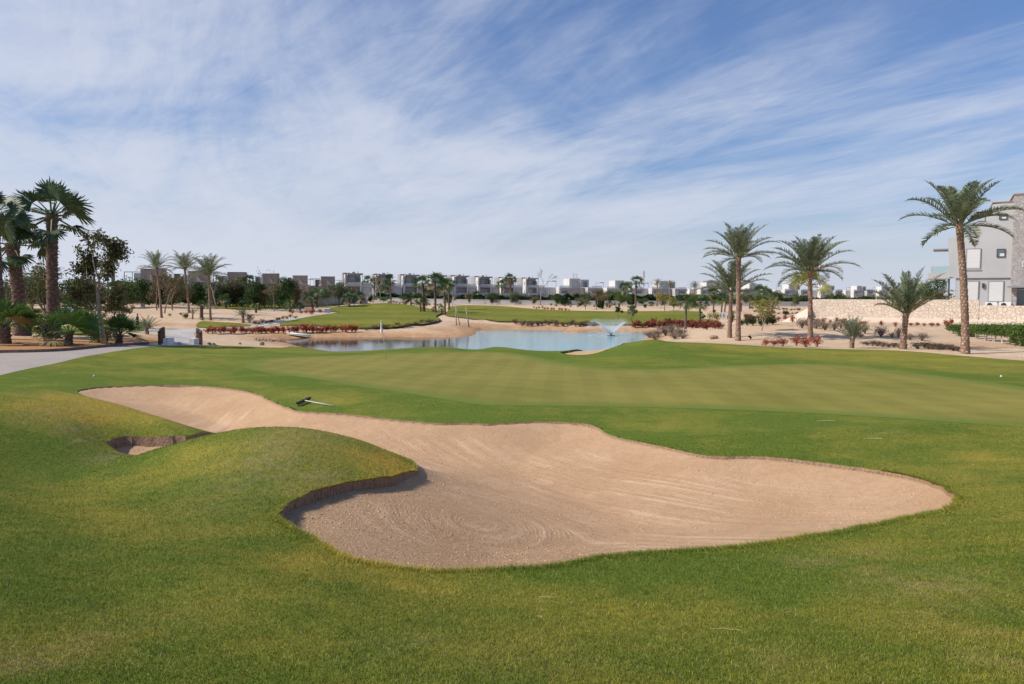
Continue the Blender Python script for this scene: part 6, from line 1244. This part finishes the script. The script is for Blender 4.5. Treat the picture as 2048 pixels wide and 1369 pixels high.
leaf('white petal on the left part of the lawn', 247, 956, .016, 'flag_cloth', 6, 0); leaf('second white petal right of the other on the left lawn', 345, 951, .016, 'flag_cloth', 7, 1)
def ball(label, px, py):
    g0 = ground(px, py); g = Geo(); import bmesh; bm = bmesh.new(); bmesh.ops.create_uvsphere(bm, u_segments=14, v_segments=8, radius=.034); me = bpy.data.meshes.new('golf_ball'); bm.to_mesh(me); bm.free(); me.materials.append(MATS['flag_cloth']); [setattr(p, 'use_smooth', True) for p in me.polygons]
    o = bpy.data.objects.new('golf_ball', me); COL.objects.link(o); o.location = (g0[0], g0[1], g0[2] + .05); tag(o, label, 'ball')
ball('white golf ball on the far right slope of the lawn', 2002, 756); ball('white golf ball in the rough left of the bunker tip', 188, 755); ball('white golf ball on the far fairway below the low fan palm', 760, 632)
# ------------------------------------------------------------------ fountain
def fountain():
    x, y, z = FOUNT; t = thing('fountain', 'white fountain spraying up in a V from the pond', 'fountain', (x, y, z)); r = np.random.default_rng(9); g = Geo(); th = np.arange(14) / 14 * 2 * math.pi
    tube(g, [[0, 0, -.1], [0, 0, .04], [0, 0, .07]], [.45, .45, .2], 16); g.mesh('float', 'black_plastic', True, t)
    g = Geo()
    for k in range(40):
        a = k / 40 * 2 * math.pi + r.normal(0, .03); v = r.uniform(.92, 1.06); s = np.linspace(0, 1, 8); R = 1.62 * s * v; zz = .05 + 1.75 * v * (s - .16 * s * s); tube(g, np.stack([np.cos(a) * R, np.sin(a) * R, zz], -1), np.linspace(.03, .012, 8), 4, False)
    g.mesh('water_jet', 'spray', True, t)
    n = 9000; s = r.random(n) ** .8; a = r.uniform(0, 2 * math.pi, n); v = r.uniform(.75, 1.1, n); fall = (r.random(n) < .34); R = 1.62 * s * v; zz = .05 + 1.75 * v * (s - .16 * s * s); k = fall; f = r.random(n); R[k] = 1.45 + 1.1 * f[k] + r.normal(0, .12, k.sum()); zz[k] = 1.75 - 1.6 * f[k] ** 2 * r.uniform(.2, 1, k.sum()) + r.normal(0, .12, k.sum())
    C = np.stack([np.cos(a) * R, np.sin(a) * R, np.maximum(zz, .02)], -1) + r.normal(0, .03, (n, 3)); C[:, 2] = abs(C[:, 2]); C[k, 0] -= .25; c = Geo(); leaf_cards(c, C, .038, r, asp=1.2); c.mesh('droplets', 'spray', False, t)
    g = Geo(); n = 64; ph = np.arange(n) / n * 2 * math.pi
    for R0, R1 in ((3.75, 3.95), (2.2, 2.75), (.6, 1.3)):
        V = [[math.cos(p) * R0, math.sin(p) * R0 * 1.0, .012] for p in ph] + [[math.cos(p) * R1, math.sin(p) * R1, .012] for p in ph]; g.add(V, [[i, (i + 1) % n, n + (i + 1) % n, n + i] for i in range(n)])
    g.mesh('foam', 'foam', False, t)
def spraymat(name, alpha, col):
    m, nt, b = nmat(name); b.inputs['Base Color'].default_value = col + (1,); b.inputs['Roughness'].default_value = .6; tl = nt.nodes.new('ShaderNodeBsdfTranslucent'); tl.inputs[0].default_value = col + (1,); m1 = nt.nodes.new('ShaderNodeMixShader'); m1.inputs[0].default_value = .5; nt.links.new(b.outputs[0], m1.inputs[1]); nt.links.new(tl.outputs[0], m1.inputs[2])
    tr = nt.nodes.new('ShaderNodeBsdfTransparent'); mx = nt.nodes.new('ShaderNodeMixShader')
    if name == 'foam': f = mth(nt, 'MULTIPLY', rng(nt, noise(nt, 2.5, 4, .7), .4, .65), alpha); nt.links.new(f, mx.inputs[0])
    else: mx.inputs[0].default_value = alpha
    nt.links.new(tr.outputs[0], mx.inputs[1]); nt.links.new(m1.outputs[0], mx.inputs[2]); nt.links.new(mx.outputs[0], nt.nodes['Material Output'].inputs[0])
spraymat('spray', .6, (.88, .92, .95)); spraymat('foam', .55, (.80, .88, .90))
fountain()
# ------------------------------------------------------------------ people
simple('skin', (.42, .26, .18), .7, .05, 2); simple('shirt_dark', (.07, .08, .13), .8, .1, 3); simple('trouser_dark', (.05, .05, .06), .85, .1, 3); simple('shirt_white', (.80, .80, .80), .8, .04, 3); simple('hair_dark', (.03, .025, .02), .8, .1, 3)
def skinmesh(name, mat, joints, edges, parent, sub=2):
    me = bpy.data.meshes.new(name); names = list(joints); me.from_pydata([joints[k][0] for k in names], [(names.index(a), names.index(b)) for a, b in edges], []); me.materials.append(MATS[mat]); o = bpy.data.objects.new(name, me); COL.objects.link(o); o.parent = parent
    bpy.context.view_layer.objects.active = o; md = o.modifiers.new('skin', 'SKIN'); 
    if not me.skin_vertices: me.attributes.new('skin', 'FLOAT', 'POINT')
    for i, k in enumerate(names):
        r_ = joints[k][1]; me.skin_vertices[0].data[i].radius = (r_, r_ * (joints[k][2] if len(joints[k]) > 2 else 1)); me.skin_vertices[0].data[i].use_root = (i == 0)
    sb = o.modifiers.new('sub', 'SUBSURF'); sb.levels = sb.render_levels = sub; md.use_smooth_shade = True
    dg = bpy.context.evaluated_depsgraph_get(); ev = o.evaluated_get(dg); m2 = bpy.data.meshes.new_from_object(ev); o.modifiers.clear(); o.data = m2; return o
def person(label, loc, rz, shirt, scale=1.0, arm='push'):
    t = thing('person', label, 'person', loc, rz, None, scale); hR = (.30, -.32, 1.02) if arm == 'push' else (.26, -.05, .82); hL = (-.30, -.34, 1.02) if arm == 'push' else (-.27, .02, .82); eR = (.30, -.05, 1.12) if arm == 'push' else (.27, .02, 1.1); eL = (-.30, -.05, 1.12) if arm == 'push' else (-.28, .03, 1.1)
    J = {'pel': ((0, 0, .95), .13, .8), 'chest': ((0, 0, 1.28), .15, .7), 'neck': ((0, 0, 1.50), .055), 'headb': ((0, -.01, 1.58), .075), 'head': ((0, -.01, 1.68), .085, 1.1), 'headt': ((0, 0, 1.76), .055),
         'shR': ((.19, 0, 1.42), .055), 'elR': (eR, .042), 'haR': (hR, .028), 'fiR': ((hR[0], hR[1] - .07, hR[2] - .06), .018), 'shL': ((-.19, 0, 1.42), .055), 'elL': (eL, .042), 'haL': (hL, .028), 'fiL': ((hL[0], hL[1] - .07, hL[2] - .06), .018),
         'hiR': ((.10, 0, .90), .09), 'knR': ((.12, -.08, .50), .06), 'anR': ((.12, .02, .09), .04), 'toR': ((.12, -.17, .03), .03), 'hiL': ((-.10, 0, .90), .09), 'knL': ((-.11, .02, .50), .06), 'anL': ((-.11, .14, .11), .04), 'toL': ((-.11, -.04, .03), .03)}
    E = [('pel','chest'),('chest','neck'),('neck','headb'),('headb','head'),('head','headt'),('chest','shR'),('shR','elR'),('elR','haR'),('haR','fiR'),('chest','shL'),('shL','elL'),('elL','haL'),('haL','fiL'),('pel','hiR'),('hiR','knR'),('knR','anR'),('anR','toR'),('pel','hiL'),('hiL','knL'),('knL','anL'),('anL','toL')]
    skinmesh('body', 'skin', J, E, t)
    k = lambda n, r: (J[n][0], r) + J[n][2:]; skinmesh('shirt', shirt, {'c': k('chest', .17), 'p': k('pel', .145), 'n': ((0, 0, 1.45), .09), 'sr': k('shR', .07), 'er': k('elR', .055), 'sl': k('shL', .07), 'el': k('elL', .055)}, [('c','p'),('c','n'),('c','sr'),('sr','er'),('c','sl'),('sl','el')], t)
    skinmesh('trousers', 'trouser_dark', {'p': ((0, 0, .94), .14, .85), 'a': k('hiR', .105), 'b': k('knR', .075), 'c': k('anR', .06), 'd': k('hiL', .105), 'e': k('knL', .075), 'f': k('anL', .06)}, [('p','a'),('a','b'),('b','c'),('p','d'),('d','e'),('e','f')], t)
    skinmesh('hair', 'hair_dark', {'a': ((0, .01, 1.74), .09, 1.05), 'b': ((0, .05, 1.66), .07)}, [('a','b')], t); return t
def trolley(label, loc, rz, name='golf_trolley'):
    t = thing(name, label, 'golf trolley', loc, rz); g = Geo(); tube(g, [[0, .1, .25], [0, -.25, .95], [0, -.28, 1.0]], [.13, .15, .14], 10); b = g.mesh('golf_bag', 'black_plastic', True, t)
    g = Geo(); 
    for k in range(6): a = k; tube(g, [[math.cos(a) * .07, -.26 + math.sin(a) * .05, .95], [math.cos(a) * .1, -.36 + math.sin(a) * .06, 1.22]], .012, 4)
    g.mesh('clubs', 'steel', False, b); g = Geo(); tube(g, [[0, .2, .2], [0, .1, .5], [0, .45, 1.02]], .02, 6); g.mesh('frame', 'white_paint', False, t)
    g = Geo(); tube(g, [[-.18, .5, 1.02], [.18, .5, 1.02]], .02, 6); g.mesh('handle', 'black_plastic', False, t)
    for wx, wy, R_ in ((-.33, .1, .15), (.33, .1, .15), (0, -.45, .11)):
        g = Geo(); tube(g, [[wx - .03, wy, R_], [wx + .03, wy, R_]], R_, 14); w = g.mesh('wheel', 'black_plastic', True, t); g = Geo(); tube(g, [[wx - .034, wy, R_], [wx + .034, wy, R_]], R_ * .55, 10); g.mesh('hub', 'white_paint', False, w)
gp = ground(276, 661); person('golfer in a dark shirt and dark trousers pushing a trolley along the path', gp, math.radians(-80), 'shirt_dark', 1.0); trolley('golf trolley with a black bag pushed by the golfer', (gp[0] - .75, gp[1] - .1, gp[2]), math.radians(-80))
gq = onY(483, 150); person('distant golfer in a white shirt standing under the trees', gq, .4, 'shirt_white', 1.0, 'rest'); gq = onY(438, 138); trolley('distant golf trolley with a pale bag left of the far golfer', gq, .9)
# ------------------------------------------------------------------ car behind the left palms
def car():
    c0 = onY(126, 96); t = thing('parked_car', 'white parked car half hidden behind the tallest fan palm', 'car', c0, .25); m = MB(); m.prism([(-2.1, .35), (-2.15, .8), (-1.5, .98), (-.9, 1.42), (.7, 1.45), (1.4, 1.02), (2.1, .92), (2.2, .4)], -.85, .85); m.mesh('body', 'white_paint', False, t)
    for yy in (-.862, .856): m = MB(); m.prism([(-1.3, .98), (-.8, 1.34), (.6, 1.36), (1.15, 1.0)], yy, yy + .006); m.mesh('side_window', 'window_glass', False, t)
    for wx in (-1.35, 1.35):
        for wy in (-.8, .8): g = Geo(); tube(g, [[wx, wy - .1, .33], [wx, wy + .1, .33]], .33, 16); w = g.mesh('wheel', 'black_plastic', True, t); g = Geo(); tube(g, [[wx, wy - .11, .33], [wx, wy + .11, .33]], .18, 12); g.mesh('rim', 'steel', False, w)
car()
# ------------------------------------------------------------------ marker sign, bollard, spotlight, boxes, stakes, board, rocks
def sign():
    g0 = ground(1447, 651); t = thing('marker_sign', 'small white oval marker sign with a dark figure beside the two tall palms', 'sign', g0); g = Geo(); tube(g, [[0, 0, -.1], [0, 0, .75]], .03, 8); g.mesh('post', 'steel', True, t); Y = g0[1]; hh = hpx(15, Y) / 2; ww = hpx(8.5, Y) / 2; th = np.arange(24) / 24 * 2 * math.pi
    m = MB(); m.prism([(math.cos(a) * ww, .75 + hh + math.sin(a) * hh) for a in th], -.03, .03); b = m.mesh('board', 'white_paint', False, t); g = Geo(); z = .75 + hh
    tube(g, [[-ww * .1, -.04, z + hh * .45], [ww * .3, -.04, z + hh * .1], [-ww * .05, -.04, z - hh * .1], [ww * .25, -.04, z - hh * .55]], .03, 4); tube(g, [[-ww * .45, -.04, z - hh * .3], [-ww * .2, -.04, z + hh * .2]], .03, 4); g.mesh('figure', 'blue_ink', False, b)
sign()
def bollard():
    g0 = ground(1627, 655); t = thing('bollard_light', 'grey bollard light at the foot of the stone wall', 'lamp', g0); g = Geo(); h = hpx(17, g0[1]); tube(g, [[0, 0, -.05], [0, 0, h * .8]], .13, 14); g.mesh('post', 'steel', True, t); g = Geo(); tube(g, [[0, 0, h * .801], [0, 0, h * .93]], .11, 14); g.mesh('lens', 'window_glass', True, t); g = Geo(); tube(g, [[0, 0, h * .931], [0, 0, h]], [.15, .13], 14); g.mesh('cap', 'dark_metal', True, t)
bollard()
def spot(label, px, py, rz):
    g0 = ground(px, py); t = thing('ground_spotlight', label, 'lamp', g0, rz); g = Geo(); tube(g, [[0, 0, -.05], [0, 0, .12]], .02, 6); g.mesh('spike', 'black_plastic', False, t); g = Geo(); tube(g, [[-.06, 0, .10], [.1, 0, .26], [.12, 0, .28]], [.06, .09, .09], 12); g.mesh('lamp_head', 'black_plastic', True, t)
spot('black ground spotlight right of the close pair of palms', 1501, 680, 2.5); spot('black ground spotlight beside the broad date palm', 1628, 684, 2.6)
def boxy(name, label, cat, px, py, wp, hp, mat, Y=None, lid='white_paint'):
    g0 = ground(px, py) if Y is None else onY(px, Y); w = hpx(wp, g0[1]) / 2; h = hpx(hp, g0[1]); t = thing(name, label, cat, g0, .2); part(t, 'housing', mat, [(-w, w, -w * .7, w * .7, -.1, h)]); part(t, 'lid', lid, [(-w * 1.08, w * 1.08, -w * .78, w * .78, h, h + .05)])
boxy('utility_box', 'grey utility box beside the cart path under the fan palms', 'box', 655, 626, 11, 7, 'render_lightgrey', lid='slab_grey'); boxy('utility_box', 'white cabinet at the top of the sand mound', 'box', 364, 612, 6, 6, 'white_paint'); boxy('utility_box', 'grey-green cabinet left of the sand mound top', 'box', 286, 615, 7, 6, 'render_lightgrey', lid='slab_grey'); boxy('utility_box', 'grey box standing behind the low wall near the broad date palm', 'box', 1592, 607, 8, 9, 'render_lightgrey', Y=240, lid='slab_grey')
def stake(label, pts, R_=.07):
    g0 = ground(*pts[0]); t = None; g = Geo(); P = [[hpx(px - pts[0][0], g0[1]), 0, hpx(pts[0][1] - py, g0[1])] for px, py in pts]; tube(g, P, np.linspace(R_, R_ * .8, len(P)), 7); o = g.mesh('dead_trunk', 'bark_grey', True); o.location = g0; tag(o, label, 'stake')
stake('bare leaning pole left of the crossed pair on the sand bank', [(913, 651), (912, 630), (911, 611)]); stake('bare pole leaning right behind the crossed pair', [(920, 651), (915, 630), (912, 612)], .06); stake('thick bare pole standing alone by the pond bank', [(938, 655), (935, 634), (932, 614)], .09)
def board():
    a = np.array(ground(577, 670)); b = np.array([xat(618, 676.5, WATER_Z / slope(677)), WATER_Z / slope(677), WATER_Z + EYE + .12]); d = b - a; t = thing('drain_channel', 'long pale drain channel sloping into the left end of the pond', 'channel', tuple(a)); g = Geo(); s = np.cross(d, [0, 0, 1.]); s /= np.linalg.norm(s); V = []
    for q in (np.zeros(3), d):
        for o_, z in ((-.25, .0), (.25, .0), (.25, .14), (-.25, .14)): V.append(q + s * o_ + [0, 0, z + .06])
    g.add(V, [[0, 1, 2, 3], [7, 6, 5, 4], [0, 4, 5, 1], [1, 5, 6, 2], [2, 6, 7, 3], [3, 7, 4, 0]]); g.mesh('channel_floor', 'render_lightgrey', False, t)
    for o_ in (-.27, .27):
        g = Geo(); tube(g, [s * o_ + [0, 0, .22], d + s * o_ + [0, 0, .22]], .035, 6); g.mesh('rim', 'white_paint', True, t)
board()
import bmesh
def rock(label, px, py, wp, hp, seed, group=None, mat='rock'):
    g0 = ground(px, py, 30); w = hpx(wp, g0[1]) / 2; h = hpx(hp, g0[1]); bm = bmesh.new(); bmesh.ops.create_icosphere(bm, subdivisions=3, radius=1); r = np.random.default_rng(seed); ax = r.normal(0, 1, (7, 3))
    for v in bm.verts:
        k = 1 + .12 * sum(math.sin(float(a @ np.array(v.co)) * 2.2 + i) for i, a in enumerate(ax)) / 2; v.co *= k; v.co.x *= w; v.co.y *= w * .8; v.co.z = v.co.z * h * .6 + h * .35
    me = bpy.data.meshes.new('rock'); bm.to_mesh(me); bm.free(); me.materials.append(MATS[mat]); o = bpy.data.objects.new('rock', me); COL.objects.link(o); o.location = g0; tag(o, label, 'rock', group)
rock('round pale boulder on the sand strip before the pond', 524, 691, 10, 8, 1); rock('pair-forming yellowish stone, left one near the bridge', 419, 690, 8, 5, 2); rock('yellowish stone right of the other near the bridge', 427, 690.5, 8, 4.5, 3); rock('small brown stone between the bridge and the boulder', 480, 689, 6, 4, 4)
for i, (px, py) in enumerate(((512,681),(518,682.5),(525,681.5),(531,683),(538,682),(545,683.5),(552,683),(559,684))): rock('dark rock in the row at the left tip of the pond', px, py, 8, 5, 20 + i, 'dark rocks at the left tip of the pond')
rock('low brown boulder left of the close pair of tall palms', 1428, 678, 18, 8, 31); rock('small stone at the lawn edge beside the bright red shrubs', 1524, 691, 5, 3.5, 32); rock('brown stone on the red island right of the low fan palm', 203, 686, 9, 5, 33); rock('darker stone on the red island near the kerb', 249, 690, 7, 4, 34); rock('small rounded stone at the foot of the tallest date palm', 2026, 691, 10, 5, 35)
for k in ('red_shrub',): pass
# park nothing below the ground: unused prototypes are removed
for o in list(bpy.data.objects):
    if o.parent is None and o.location.z < -40:
        for c in list(o.children): bpy.data.objects.remove(c)
        bpy.data.objects.remove(o)
